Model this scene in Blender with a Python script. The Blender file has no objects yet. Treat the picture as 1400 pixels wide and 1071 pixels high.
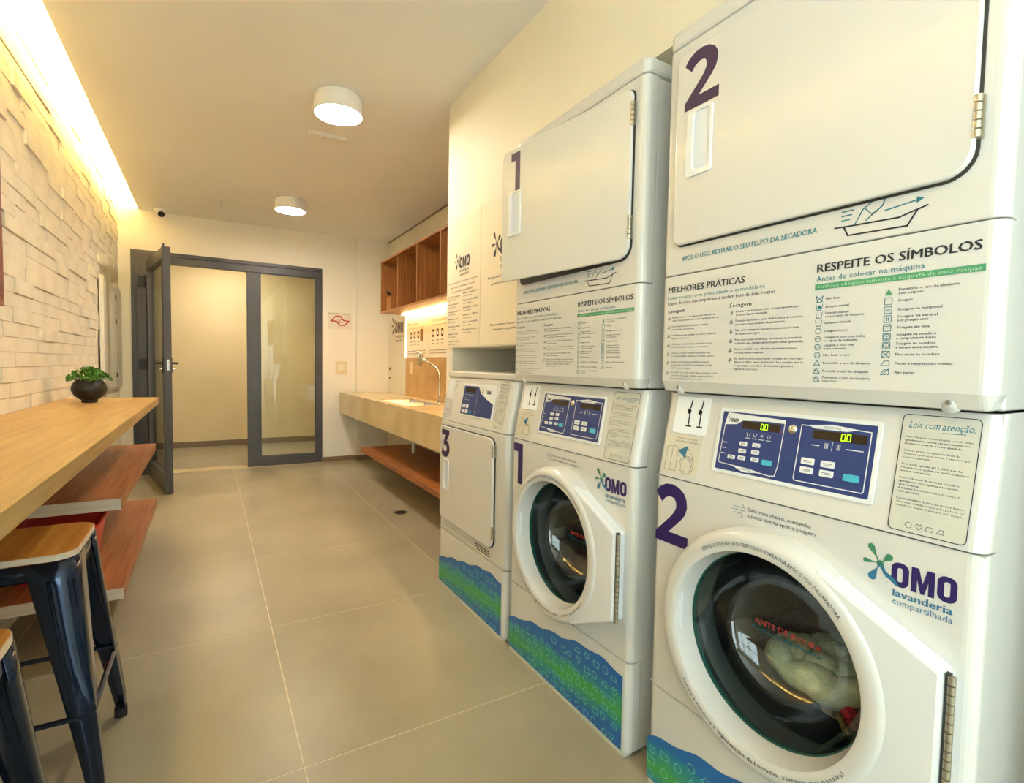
import bpy, bmesh, math, random
from mathutils import Vector, Matrix
random.seed(7)
PI = math.pi
scene = bpy.context.scene
COL = scene.collection

# ------------------------------------------------------------ camera, world, light, exposure
cd = bpy.data.cameras.new('camera'); cam = bpy.data.objects.new('camera', cd); COL.objects.link(cam)
cd.sensor_width = 36.0; cd.lens = 707.175 / 1400 * 36; cd.clip_start = 0.02
r_, d_, f_ = (0.8629, -0.5051, 0.0182), (-0.0094, -0.0519, -0.9986), (0.5053, 0.8615, -0.0496)
cam.matrix_world = Matrix(((r_[0], -d_[0], -f_[0], 0), (r_[1], -d_[1], -f_[1], 0), (r_[2], -d_[2], -f_[2], 1.1296), (0, 0, 0, 1)))
scene.camera = cam
scene.view_settings.view_transform = 'Standard'; scene.view_settings.look = 'None'
scene.view_settings.gamma = 1.0; scene.view_settings.use_curve_mapping = False
scene.view_settings.exposure = 1.55
W = bpy.data.worlds.new('daylight'); scene.world = W; W.use_nodes = True
W.node_tree.nodes['Background'].inputs[0].default_value = (0.80, 0.94, 1.0, 1)
W.node_tree.nodes['Background'].inputs[1].default_value = 2.65
LAMP_STRENGTH = 46.0
COVE_STRENGTH = 62.0
SHELF_LED = 8.0
# sky portals in the two openings behind the camera
def portal(loc, sx, sy, rot):
    l = bpy.data.lights.new('sky_portal', 'AREA'); l.shape = 'RECTANGLE'; l.size = sx; l.size_y = sy
    l.cycles.is_portal = True
    o = bpy.data.objects.new('sky_portal', l); o.location = loc; o.rotation_euler = rot; COL.objects.link(o)
portal((0.2, -2.62, 1.25), 1.75, 2.3, (-PI / 2, 0, 0))
portal((-.86, -1.25, 1.55), 1.5, 2.1, (0, -PI / 2, 0))

# ------------------------------------------------------------ materials
def S(r, g, b):
    f = lambda v: (v / 255) / 12.92 if v / 255 <= 0.04045 else ((v / 255 + 0.055) / 1.055) ** 2.4
    return (f(r), f(g), f(b), 1)
def mat(name, col, rough=0.5, metal=0.0, spec=0.5, emit=None, es=0.0, coat=0.0):
    m = bpy.data.materials.new(name); m.use_nodes = True
    p = m.node_tree.nodes['Principled BSDF']
    p.inputs['Base Color'].default_value = col; p.inputs['Roughness'].default_value = rough
    p.inputs['Metallic'].default_value = metal; p.inputs['Specular IOR Level'].default_value = spec
    p.inputs['Coat Weight'].default_value = coat
    if emit: p.inputs['Emission Color'].default_value = emit; p.inputs['Emission Strength'].default_value = es
    return m
def nd(m, t, **k):
    n = m.node_tree.nodes.new(t)
    for a, b in k.items(): setattr(n, a, b)
    return n
def lk(m, a, b): m.node_tree.links.new(a, b)
def mottled(m, c1, c2, scale=3.0, stretch=(1, 1, 1), detail=6, bump=0.0, bscale=60, rough=None, lo=.3, hi=.7):
    p = m.node_tree.nodes['Principled BSDF']
    tc = nd(m, 'ShaderNodeTexCoord'); mp = nd(m, 'ShaderNodeMapping'); mp.inputs['Scale'].default_value = stretch
    n = nd(m, 'ShaderNodeTexNoise'); n.inputs['Scale'].default_value = scale; n.inputs['Detail'].default_value = detail
    r = nd(m, 'ShaderNodeValToRGB'); r.color_ramp.elements[0].color = c1; r.color_ramp.elements[1].color = c2
    r.color_ramp.elements[0].position = lo; r.color_ramp.elements[1].position = hi
    lk(m, tc.outputs['Object'], mp.inputs[0]); lk(m, mp.outputs[0], n.inputs['Vector']); lk(m, n.outputs['Fac'], r.inputs[0]); lk(m, r.outputs[0], p.inputs['Base Color'])
    if bump:
        b = nd(m, 'ShaderNodeBump'); b.inputs['Strength'].default_value = bump; b.inputs['Distance'].default_value = 0.004
        n2 = nd(m, 'ShaderNodeTexNoise'); n2.inputs['Scale'].default_value = bscale; n2.inputs['Detail'].default_value = 3
        lk(m, mp.outputs[0], n2.inputs['Vector']); lk(m, n2.outputs['Fac'], b.inputs['Height']); lk(m, b.outputs[0], p.inputs['Normal'])
    if rough:
        mr = nd(m, 'ShaderNodeMapRange'); mr.inputs['To Min'].default_value = rough[0]; mr.inputs['To Max'].default_value = rough[1]
        lk(m, n.outputs['Fac'], mr.inputs['Value']); lk(m, mr.outputs[0], p.inputs['Roughness'])
    return m
def wood(name, c1, c2, stretch=(9, .5, 9), rough=0.38):
    m = mat(name, c1, rough, spec=0.35)
    return mottled(m, c1, c2, 6, stretch, 8, 0.08, 30, lo=.34, hi=.66)
M = {}
M['plaster'] = mottled(mat('plaster_paint', S(236, 226, 205), .75, spec=.2), S(236, 228, 212), S(241, 234, 220), 2, bump=.03, bscale=90)
M['bulk'] = mottled(mat('cream_wall_paint', S(236, 224, 198), .6, spec=.3), S(234, 226, 204), S(240, 232, 211), 2)
M['corr'] = mottled(mat('corridor_paint', S(228, 208, 160), .7, spec=.25), S(228, 206, 156), S(234, 214, 168), 2)
M['ceil'] = mottled(mat('ceiling_paint', S(222, 208, 184), .75, spec=.2), S(242, 240, 234), S(246, 244, 238), 1.5)
M['tile'] = mottled(mat('porcelain_floor', S(172, 160, 134), .3, spec=.5), S(146, 136, 112), S(168, 158, 134), 1.6, rough=(.29, .40), bump=.02, bscale=14)
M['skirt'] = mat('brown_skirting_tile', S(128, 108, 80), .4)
M['grout'] = mat('floor_grout', S(214, 204, 178), .8)
M['brick'] = mottled(mat('cement_brick', S(222, 210, 186), .85, spec=.2), S(226, 217, 198), S(238, 230, 214), 9, bump=.25, bscale=70)
M['oak'] = wood('oak_laminate', S(172, 136, 80), S(196, 160, 104), (10, .45, 10))
M['oakdark'] = wood('amber_oak_laminate', S(140, 84, 45), S(172, 110, 64), (10, .45, 10))
M['oakedge'] = wood('pale_edge_band', S(216, 196, 176), S(228, 210, 192), (.6, 12, 12), .5)
M['cabwood'] = wood('brown_oak_cabinet', S(150, 100, 54), S(180, 124, 72), (9, 9, .5))
M['seatwood'] = wood('honey_stool_wood', S(184, 118, 40), S(210, 148, 66), (10, .6, 10), .35)
M['stone'] = mottled(mat('beige_porcelain_slab', S(206, 184, 140), .22, spec=.5), S(196, 172, 126), S(216, 197, 156), 3, (1, 1, 1), bump=0)
M['splash'] = mottled(mat('ochre_splashback', S(190, 146, 84), .35), S(182, 138, 78), S(200, 158, 96), 5)
M['enamel'] = mat('white_enamel', S(218, 216, 212), .24, spec=.5, coat=.15)
M['enamel2'] = mat('white_plastic', S(232, 234, 236), .22, spec=.5)
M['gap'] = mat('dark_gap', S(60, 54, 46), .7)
M['navy'] = mat('navy_print', S(45, 30, 96), .45)
M['purple'] = mat('purple_print', S(58, 34, 78), .45)
M['ink'] = mat('black_print', S(42, 42, 48), .6)
M['inkgrey'] = mat('grey_print', S(92, 90, 90), .6)
M['tealp'] = mat('teal_print', S(52, 126, 140), .6)
M['bluep'] = mat('blue_print', S(50, 128, 160), .6)
M['greenp'] = mat('green_print', S(82, 158, 112), .6)
M['palegreen'] = mat('pale_green_print', S(178, 214, 186), .6)
M['splatg'] = mat('splash_green_print', S(62, 132, 100), .5)
M['splatb'] = mat('splash_blue_print', S(52, 116, 150), .5)
M['brownink'] = mat('brown_print', S(92, 66, 44), .6)
M['blueboard'] = mat('blue_control_film', S(44, 62, 122), .3)
M['white'] = mat('white_print', S(232, 234, 236), .4)
M['cyan'] = mat('cyan_key', S(70, 178, 205), .35)
M['red'] = mat('red_print', S(214, 52, 50), .5)
M['display'] = mat('smoked_display', S(52, 38, 24), .15)
M['digit'] = mat('green_led_digits', S(150, 230, 20), .4, emit=S(150, 255, 20), es=1.1)
M['redplastic'] = mat('red_plastic', S(205, 42, 22), .35)
M['greypl'] = mat('aluminium_plaque', S(206, 205, 194), .4)
M['steel'] = mat('brushed_steel', S(190, 188, 182), .28, metal=1)
M['chrome'] = mat('chrome', S(225, 222, 215), .12, metal=1)
M['darksteel'] = mottled(mat('drum_steel', S(110, 112, 114), .28, metal=.9), S(84, 88, 90), S(134, 136, 138), 4)
M['hingem'] = mat('nickel_hinge', S(186, 178, 160), .35, metal=.8)
M['rubber'] = mat('black_rubber', S(24, 24, 26), .6)
M['gasket'] = mat('grey_gasket', S(56, 62, 62), .5)
M['frame'] = mottled(mat('graphite_aluminium', S(86, 88, 94), .42, metal=.35), S(74, 72, 74), S(84, 82, 84), 3)
M['black'] = mat('black_hardware', S(24, 22, 24), .4)
M['stool'] = mat('midnight_blue_steel', S(38, 52, 78), .17, metal=.75, coat=.5)
M['pot'] = mat('matte_black_ceramic', S(20, 20, 22), .42)
M['soil'] = mat('potting_soil', S(46, 34, 24), .9)
M['leaf'] = mottled(mat('leaf_green', S(72, 128, 40), .5), S(44, 96, 26), S(104, 160, 60), 25)
M['lampw'] = mat('white_lamp_body', S(238, 234, 226), .4)
M['glow'] = mat('lamp_diffuser', S(255, 250, 240), .5, emit=S(255, 243, 224), es=LAMP_STRENGTH)
M['cove'] = mat('cove_led', S(255, 220, 130), .5, emit=S(255, 222, 140), es=COVE_STRENGTH)
M['led'] = mat('shelf_led', S(255, 230, 180), .5, emit=S(255, 216, 150), es=SHELF_LED)
M['poster'] = mat('cream_poster_vinyl', S(232, 220, 194), .5)
M['towel'] = mottled(mat('pale_green_towel', S(210, 216, 180), .95, spec=.1), S(196, 204, 162), S(226, 230, 200), 30, bump=.6, bscale=160)
M['clothdark'] = mottled(mat('dark_brown_fabric', S(70, 56, 36), .95, spec=.1), S(40, 36, 30), S(120, 96, 50), 22, bump=.4)
M['redcloth'] = mat('red_fabric', S(170, 30, 44), .9)
M['elec'] = mat('grey_white_enamel', S(206, 200, 184), .45)
M['picframe'] = mat('brown_picture_frame', S(140, 84, 66), .5)
M['switch'] = mat('cream_switch_plate', S(222, 204, 168), .4)

def glass_mat(name, tint, refl=.04, rough=0.0):
    m = bpy.data.materials.new(name); m.use_nodes = True; nt = m.node_tree; nt.nodes.clear()
    out = nd(m, 'ShaderNodeOutputMaterial'); mx = nd(m, 'ShaderNodeMixShader'); tr = nd(m, 'ShaderNodeBsdfTransparent'); gl = nd(m, 'ShaderNodeBsdfGlossy')
    tr.inputs[0].default_value = tint; gl.inputs['Roughness'].default_value = rough
    g = nd(m, 'ShaderNodeNewGeometry'); dt = nd(m, 'ShaderNodeVectorMath', operation='DOT_PRODUCT'); ab = nd(m, 'ShaderNodeMath', operation='ABSOLUTE')
    on = nd(m, 'ShaderNodeMath', operation='SUBTRACT'); on.inputs[0].default_value = 1; pw = nd(m, 'ShaderNodeMath', operation='POWER'); pw.inputs[1].default_value = 5
    ma = nd(m, 'ShaderNodeMath', operation='MULTIPLY_ADD'); ma.inputs[1].default_value = 1 - refl; ma.inputs[2].default_value = refl
    lk(m, g.outputs['Incoming'], dt.inputs[0]); lk(m, g.outputs['Normal'], dt.inputs[1]); lk(m, dt.outputs['Value'], ab.inputs[0]); lk(m, ab.outputs[0], on.inputs[1])
    lk(m, on.outputs[0], pw.inputs[0]); lk(m, pw.outputs[0], ma.inputs[0]); lk(m, ma.outputs[0], mx.inputs[0]); lk(m, tr.outputs[0], mx.inputs[1]); lk(m, gl.outputs[0], mx.inputs[2]); lk(m, mx.outputs[0], out.inputs[0])
    return m
M['pane'] = glass_mat('clear_pane', (.95, .97, .94, 1), .055)
M['bowl'] = glass_mat('tinted_door_glass', (.90, .94, .93, 1), .10)

def graphic_mat():
    m = mat('blue_green_wave_graphic', S(30, 110, 190), .4)
    p = m.node_tree.nodes['Principled BSDF']
    tc = nd(m, 'ShaderNodeTexCoord'); sx = nd(m, 'ShaderNodeSeparateXYZ'); mp = nd(m, 'ShaderNodeMapping'); mp.inputs['Scale'].default_value = (6, 1, 14)
    n = nd(m, 'ShaderNodeTexNoise'); n.inputs['Scale'].default_value = 1.5; n.inputs['Detail'].default_value = 4
    a = nd(m, 'ShaderNodeMath', operation='MULTIPLY_ADD'); a.inputs[1].default_value = -.10; lk(m, sx.outputs['X'], a.inputs[0]); lk(m, sx.outputs['Z'], a.inputs[2])
    b = nd(m, 'ShaderNodeMath', operation='SUBTRACT'); b.inputs[1].default_value = .058; lk(m, a.outputs[0], b.inputs[0])
    c = nd(m, 'ShaderNodeMath', operation='ABSOLUTE'); lk(m, b.outputs[0], c.inputs[0])
    d = nd(m, 'ShaderNodeMath', operation='MULTIPLY_ADD'); d.inputs[1].default_value = -9.0; lk(m, c.outputs[0], d.inputs[0])
    e = nd(m, 'ShaderNodeMath', operation='MULTIPLY_ADD'); e.inputs[1].default_value = .9; e.inputs[2].default_value = .42; lk(m, n.outputs['Fac'], e.inputs[0]); lk(m, e.outputs[0], d.inputs[2])
    r = nd(m, 'ShaderNodeValToRGB'); el = r.color_ramp.elements
    el[0].position = .30; el[0].color = S(30, 104, 178); el[1].position = .78; el[1].color = S(66, 164, 84)
    x = el.new(.52); x.color = S(36, 136, 158)
    lk(m, tc.outputs['Object'], sx.inputs[0]); lk(m, tc.outputs['Object'], mp.inputs[0]); lk(m, mp.outputs[0], n.inputs['Vector']); lk(m, d.outputs[0], r.inputs[0])
    lk(m, r.outputs[0], p.inputs['Base Color'])
    return m
M['graphic'] = graphic_mat()
M['graphicline'] = mat('pale_graphic_outline', S(120, 204, 196), .4)

# ------------------------------------------------------------ mesh builder
class MB:
    def __init__(s): s.v = []; s.f = []; s.mi = []
    def add(s, vs, fs, mi=0):
        o = len(s.v); s.v += [tuple(p) for p in vs]; s.f += [tuple(i + o for i in f) for f in fs]; s.mi += [mi] * len(fs); return s
    def box(s, x0, x1, y0, y1, z0, z1, mi=0):
        return s.add([(x0, y0, z0), (x1, y0, z0), (x1, y1, z0), (x0, y1, z0), (x0, y0, z1), (x1, y0, z1), (x1, y1, z1), (x0, y1, z1)],
                     [(3, 2, 1, 0), (4, 5, 6, 7), (0, 1, 5, 4), (1, 2, 6, 5), (2, 3, 7, 6), (3, 0, 4, 7)], mi)
    def prism(s, poly, y0, y1, mi=0):           # polygon in x,z extruded along y
        n = len(poly)
        return s.add([(x, y0, z) for x, z in poly] + [(x, y1, z) for x, z in poly],
                     [tuple(range(n)), tuple(range(2 * n - 1, n - 1, -1))] + [(i, (i + 1) % n, n + (i + 1) % n, n + i) for i in range(n)], mi)
    def prism_z(s, poly, z0, z1, mi=0, sh=(0, 0)):
        n = len(poly)
        return s.add([(x, y, z0) for x, y in poly] + [(x + sh[0], y + sh[1], z1) for x, y in poly],
                     [tuple(range(n)), tuple(range(2 * n - 1, n - 1, -1))] + [(i, (i + 1) % n, n + (i + 1) % n, n + i) for i in range(n)], mi)
    def ringprism(s, outer, inner, y0, y1, mi=0):
        n = len(outer)
        vs = [(x, y0, z) for x, z in outer] + [(x, y0, z) for x, z in inner] + [(x, y1, z) for x, z in outer] + [(x, y1, z) for x, z in inner]
        fs = []
        for i in range(n):
            j = (i + 1) % n
            fs += [(i, j, n + j, n + i), (2 * n + i, 3 * n + i, 3 * n + j, 2 * n + j), (i, 2 * n + i, 2 * n + j, j), (n + i, n + j, 3 * n + j, 3 * n + i)]
        return s.add(vs, fs, mi)
    def lathe(s, prof, c, ax='z', n=40, mi=0, close=False):   # prof: (r, h)
        vs = []; fs = []; k = len(prof)
        for i in range(n):
            a = 2 * PI * i / n
            for r, h in prof:
                if ax == 'z': vs.append((c[0] + r * math.cos(a), c[1] + r * math.sin(a), c[2] + h))
                elif ax == 'y': vs.append((c[0] + r * math.cos(a), c[1] + h, c[2] + r * math.sin(a)))
                else: vs.append((c[0] + h, c[1] + r * math.cos(a), c[2] + r * math.sin(a)))
        for i in range(n):
            j = (i + 1) % n
            for q in range(k - 1 if not close else k):
                w = (q + 1) % k
                fs.append((i * k + q, j * k + q, j * k + w, i * k + w))
        return s.add(vs, fs, mi)
    def tube(s, pts, r, n=8, mi=0, cap=True, closed=False):
        pts = [Vector(p) for p in pts]; rs = r if isinstance(r, (list, tuple)) else [r] * len(pts); vs = []; fs = []
        up = None; L = len(pts)
        for i, p in enumerate(pts):
            a = pts[i - 1] if (i > 0 or closed) else p; b = pts[(i + 1) % L] if (i < L - 1 or closed) else p
            t = (b - a).normalized()
            if up is None: up = Vector((0, 0, 1)) if abs(t.z) < .9 else Vector((1, 0, 0))
            u = (up - t * up.dot(t)).normalized(); w = t.cross(u); up = u
            for j in range(n):
                q = 2 * PI * j / n; vs.append(p + (u * math.cos(q) + w * math.sin(q)) * rs[i])
        for i in range(L if closed else L - 1):
            k = (i + 1) % L
            for j in range(n): fs.append((i * n + j, i * n + (j + 1) % n, k * n + (j + 1) % n, k * n + j))
        if cap and not closed: fs += [tuple(range(n)), tuple(range(L * n - 1, (L - 1) * n - 1, -1))]
        return s.add(vs, fs, mi)
    def line(s, pts, w, y, mi=0, closed=False):   # flat line in the x,z plane at depth y
        n = len(pts)
        for i in range(n if closed else n - 1):
            a = pts[i]; b = pts[(i + 1) % n]; dx, dz = b[0] - a[0], b[1] - a[1]; L = math.hypot(dx, dz) or 1e-6
            nx, nz = -dz / L * w / 2, dx / L * w / 2; ex, ez = dx / L * w * .4, dz / L * w * .4
            s.add([(a[0] - nx - ex, y, a[1] - nz - ez), (b[0] - nx + ex, y, b[1] - nz + ez), (b[0] + nx + ex, y, b[1] + nz + ez), (a[0] + nx - ex, y, a[1] + nz - ez)], [(0, 1, 2, 3)], mi)
        return s
    def flat(s, poly, y, mi=0): return s.add([(x, y, z) for x, z in poly], [tuple(range(len(poly)))], mi)
    def shift(s, d):
        s.v = [(p[0] + d[0], p[1] + d[1], p[2] + d[2]) for p in s.v]; return s
    def build(s, name, mats, parent=None, smooth=False, bevel=0, recalc=True, loc=None):
        me = bpy.data.meshes.new(name); me.from_pydata(s.v, [], s.f)
        for m in (mats if isinstance(mats, (list, tuple)) else [mats]): me.materials.append(M[m] if isinstance(m, str) else m)
        for p, i in zip(me.polygons, s.mi): p.material_index = i
        if recalc:
            bm = bmesh.new(); bm.from_mesh(me); bmesh.ops.recalc_face_normals(bm, faces=bm.faces); bm.to_mesh(me); bm.free()
        if smooth:
            me.polygons.foreach_set('use_smooth', [True] * len(me.polygons))
            try: me.set_sharp_from_angle(angle=math.radians(38))
            except Exception: pass
        o = bpy.data.objects.new(name, me); COL.objects.link(o)
        if parent: o.parent = parent
        if loc: o.location = loc
        if bevel:
            b = o.modifiers.new('bevel', 'BEVEL'); b.width = bevel; b.segments = 2; b.limit_method = 'ANGLE'; b.angle_limit = math.radians(40)
        return o
def rr(x0, x1, z0, z1, r, n=5):
    out = []
    rs = r if isinstance(r, (list, tuple)) else (r,) * 4      # BL BR TR TL
    for (cx, cz, a0, q) in ((x0 + rs[0], z0 + rs[0], PI, rs[0]), (x1 - rs[1], z0 + rs[1], 1.5 * PI, rs[1]), (x1 - rs[2], z1 - rs[2], 0, rs[2]), (x0 + rs[3], z1 - rs[3], .5 * PI, rs[3])):
        for i in range(n + 1):
            a = a0 + .5 * PI * i / n; out.append((cx + q * math.cos(a), cz + q * math.sin(a)))
    return out
def circ(cx, cz, r, n=24): return [(cx + r * math.cos(2 * PI * i / n), cz + r * math.sin(2 * PI * i / n)) for i in range(n)]
def tag(o, label=None, cat=None, group=None, kind=None):
    if label: o['label'] = label
    if cat: o['category'] = cat
    if group: o['group'] = group
    if kind: o['kind'] = kind
    return o
def empty(name, loc, rz=0):
    o = bpy.data.objects.new(name, None); o.empty_display_size = .1; o.location = loc; o.rotation_euler = (0, 0, rz); COL.objects.link(o); return o
def copy_tree(o, parent=None):
    c = o.copy(); COL.objects.link(c)
    if parent: c.parent = parent; c.matrix_parent_inverse = o.matrix_parent_inverse.copy()
    for ch in list(o.children): copy_tree(ch, c)
    return c

# ------------------------------------------------------------ lettering (built-in font turned into flat mesh)
_tc = {}
def glyphs(body, res=1, bold=0.0, sp=1.0):
    k = (body, res, bold, sp)
    if k in _tc: return _tc[k]
    cu = bpy.data.curves.new('t', 'FONT'); cu.body = body; cu.size = 1; cu.resolution_u = res; cu.offset = bold; cu.space_character = sp
    ob = bpy.data.objects.new('t', cu); me = bpy.data.meshes.new_from_object(ob)
    vs = [(v.co.x, v.co.y) for v in me.vertices]; fs = [tuple(p.vertices) for p in me.polygons]
    bpy.data.objects.remove(ob); bpy.data.curves.remove(cu); bpy.data.meshes.remove(me)
    _tc[k] = (vs, fs); return vs, fs
_h = glyphs('H'); CAP = max(v[1] for v in _h[0])
def text(mb, body, x, z, h, w=None, y=0, mi=0, res=1, bold=0.0, align='l', slant=0, bend=None, sp=1.0, rot=0):
    if bold >= .008:                                  # heavier print: two offset strokes
        d_b = h * bold * .9
        for q in (-d_b, d_b):
            if bend: text(mb, body, x, z, h, w, y, mi, res, 0, align, slant, (bend[0] + q * .7, bend[1] + q * .7, bend[2], bend[3], bend[4]), sp, rot)
            else: text(mb, body, x + q, z + q * .4, h, w, y - (.00005 if q > 0 else 0), mi, res, 0, align, slant, None, sp, rot)
        return
    vs, fs = glyphs(body, res, 0.0, sp)
    if not vs: return
    x0 = min(v[0] for v in vs); x1 = max(v[0] for v in vs); sz = h / CAP; sx = (w / (x1 - x0)) if w else sz
    ww = (x1 - x0) * sx; off = {'l': 0, 'c': -ww / 2, 'r': -ww}[align]
    out = []
    for vx, vz in vs:
        px = (vx - x0) * sx + off; pz = vz * sz; px += pz * slant
        if bend:                                   # bend = (cx, cz, radius, mid-angle, side)
            cx, cz, R, am, side = bend
            if side > 0: a = am - px / R; out.append((cx + (R + pz) * math.cos(a), y, cz + (R + pz) * math.sin(a)))
            else: a = am + px / R; out.append((cx + (R - pz) * math.cos(a), y, cz + (R - pz) * math.sin(a)))
        else:
            if rot: px, pz = px * math.cos(rot) - pz * math.sin(rot), px * math.sin(rot) + pz * math.cos(rot)
            out.append((x + px, y, z + pz))
    mb.add(out, fs, mi)
DIG = {
 '2': [(0.02, .0), (1.0, .0), (1.0, .23), (.42, .23), (.78, .53), (.90, .66), (.95, .80), (.93, .95), (.85, 1.07), (.70, 1.16), (.50, 1.20), (.30, 1.18), (.12, 1.10), (.0, .98), (.2, .80), (.30, .90), (.45, .95), (.57, .93), (.63, .86), (.64, .76), (.59, .67), (.50, .57), (.02, .17)],
 '1': [(0, 1.2), (.66, 1.2), (.66, 0), (.32, 0), (.32, .95), (0, .95)],
 '3': [(.05, 1.2), (.90, 1.2), (.90, 1.02), (.60, .73), (.75, .69), (.88, .58), (.95, .42), (.92, .24), (.80, .09), (.62, .01), (.40, -.02), (.18, .02), (0, .12), (.10, .36), (.25, .27), (.42, .23), (.57, .26), (.63, .36), (.61, .46), (.52, .51), (.26, .52), (.26, .69), (.55, .96), (.05, .96)]}
def digit(mb, d, x0, x1, z0, z1, y0, y1, mi=0):
    P = DIG[d]; mx = max(p[0] for p in P); mb.prism([(x0 + p[0] / mx * (x1 - x0), z0 + p[1] / 1.2 * (z1 - z0)) for p in P], y0, y1, mi)
def drop(mb, c, t, r, y, mi, neck=.12):             # teardrop whose stem starts at c and round end is t
    dx, dz = t[0] - c[0], t[1] - c[1]; L = math.hypot(dx, dz); ux, uz = dx / L, dz / L; px, pz = -uz, ux
    pts = [(c[0] + px * r * neck * 1.6, c[1] + pz * r * neck * 1.6), (c[0] - px * r * neck * 1.6, c[1] - pz * r * neck * 1.6),
           (c[0] + ux * L * .4 - px * r * neck * 1.4, c[1] + uz * L * .4 - pz * r * neck * 1.4)]
    for i in range(9):
        a = -PI * .62 + PI * 1.24 * i / 8
        pts.append((t[0] + ux * r * math.cos(a) + px * r * math.sin(a), t[1] + uz * r * math.cos(a) + pz * r * math.sin(a)))
    pts.append((c[0] + ux * L * .4 + px * r * neck * 1.4, c[1] + uz * L * .4 + pz * r * neck * 1.4))
    mb.flat(pts, y, mi)
def omo(mb, x, z, s, y, cols=(0, 1, 2), sub=True, subcol=None):   # x,z = bottom left of the letters, s = letter height; width 2.1 s
    o, g, b = cols
    def O(x0, x1, z0, z1):
        w = x1 - x0; mb.ringprism(rr(x0, x1, z0, z1, w * .44, 6), rr(x0 + w * .34, x1 - w * .34, z0 + w * .34, z1 - w * .34, w * .14, 6), y, y + .0004, o)
    k = s
    O(x, x + .62 * k, z, z + k)
    mx = x + .70 * k; ww = .78 * k
    mb.flat([(mx, z), (mx + .26 * ww, z), (mx + .26 * ww, z + .52 * k), (mx + .42 * ww, z + .0 * k), (mx + .58 * ww, z), (mx + .74 * ww, z + .52 * k), (mx + .74 * ww, z), (mx + ww, z), (mx + ww, z + k), (mx + .68 * ww, z + k), (mx + .5 * ww, z + .42 * k), (mx + .32 * ww, z + k), (mx, z + k)], y, o)
    O(x + 1.56 * k, x + 2.18 * k, z, z + k)
    c = (x - .42 * k, z + .74 * k)
    mb.flat([(c[0] + q * k * math.cos(a), c[1] + q * k * math.sin(a)) for a, q in zip([i * PI / 8 for i in range(16)], [.16, .12, .17, .12, .15, .12, .18, .12, .17, .12, .16, .12, .15, .13, .18, .12])], y, g)
    drop(mb, c, (c[0] - .36 * k, c[1] + .62 * k), .13 * k, y - .0001, g); drop(mb, c, (c[0] - .55 * k, c[1] - .02 * k), .10 * k, y - .0001, g)
    drop(mb, c, (c[0] + .32 * k, c[1] + .36 * k), .14 * k, y - .0001, g); drop(mb, c, (c[0] - .28 * k, c[1] - .62 * k), .16 * k, y - .0001, b)
    mb.flat([(c[0] + .02 * k, c[1] - .12 * k), (c[0] + .12 * k, c[1] - .02 * k), (c[0] + .22 * k, c[1] - .26 * k), (x + .1 * k, z + .3 * k), (x + .34 * k, z), (x + .12 * k, z + .05 * k), (c[0] + .14 * k, c[1] - .4 * k)], y - .0001, b)
    for (a, q) in ((.06, .42), (.2, .5), (.1, .6), (.28, .7)): mb.flat(circ(c[0] + a * k, c[1] - q * k, .018 * k, 6), y, g)
    if sub:
        sc = subcol if subcol is not None else b
        text(mb, 'lavanderia', x + .05 * k, z - .40 * k, .30 * k, 2.02 * k, y, sc, 2, .01)
        text(mb, 'compartilhada', x + .05 * k, z - .76 * k, .26 * k, 2.02 * k, y, sc, 2)
def spark(mb, x, z, s, y, mi):                       # little splash bullet
    for a in (60, 120, 200, 260, 340): mb.line([(x + .25 * s * math.cos(math.radians(a)), z + .25 * s * math.sin(math.radians(a))), (x + s * math.cos(math.radians(a)), z + s * math.sin(math.radians(a)))], s * .25, y, mi)

# ============================================================ THE ROOM
XL, XW, XR, YB, ZC = -0.7272, 1.1537, 1.8378, 6.1044, 2.5475
XF, YF = 1.0276, -2.6
fl = MB().box(XL - .1, XR + .1, YF, 6.25, -.06, -.0006).build('floor', 'grout'); tag(fl, kind='structure')
k = .881; tile_me = None
for i in range(-2, 3):
    for j in range(-5, 9):
        x0 = .22 + i * k; y0 = 1.48 + j * k; x1, y1 = x0 + k, y0 + k
        a0, a1, b0, b1 = max(x0, XL), min(x1, XR), max(y0, YF), min(y1, 6.085)
        if a1 - a0 < .02 or b1 - b0 < .02: continue
        g = .0018
        MB().box(a0 + g, a1 - g, b0 + g, b1 - g, -.005, 0).build('tile', 'tile', fl)
for i in range(-3, 5):
    for j in range(2):
        x0 = .22 + i * k; y0 = 6.262 + j * k
        MB().box(x0 + .002, x0 + k - .002, y0 + .002, min(y0 + k, 7.83) - .002, -.005, 0).build('tile', 'tile', fl)
tag(MB().box(-.63, 1.10, 6.087, 6.26, -.004, .004).build('trim_1', 'stone', bevel=.002), 'pale stone threshold strip across the doorway', kind='structure')
# ceiling: dropped slab with an open light cove along the brick wall, higher soffit above the cove
c = MB()
c.box(-.5597, XR + .1, YF, YB, ZC, ZC + .03); c.box(-.36, -.34, YF, YB, ZC + .03, 2.76); c.box(XL - .1, -.34, YF, YB, 2.74, 2.80)
tag(c.build('ceiling', 'ceil'), kind='structure')
tag(MB().box(-2.4, 3.2, 6.25, 8.0, 2.55, 2.6).build('ceiling', 'ceil'), 'corridor ceiling beyond the glass door', kind='structure')
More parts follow.
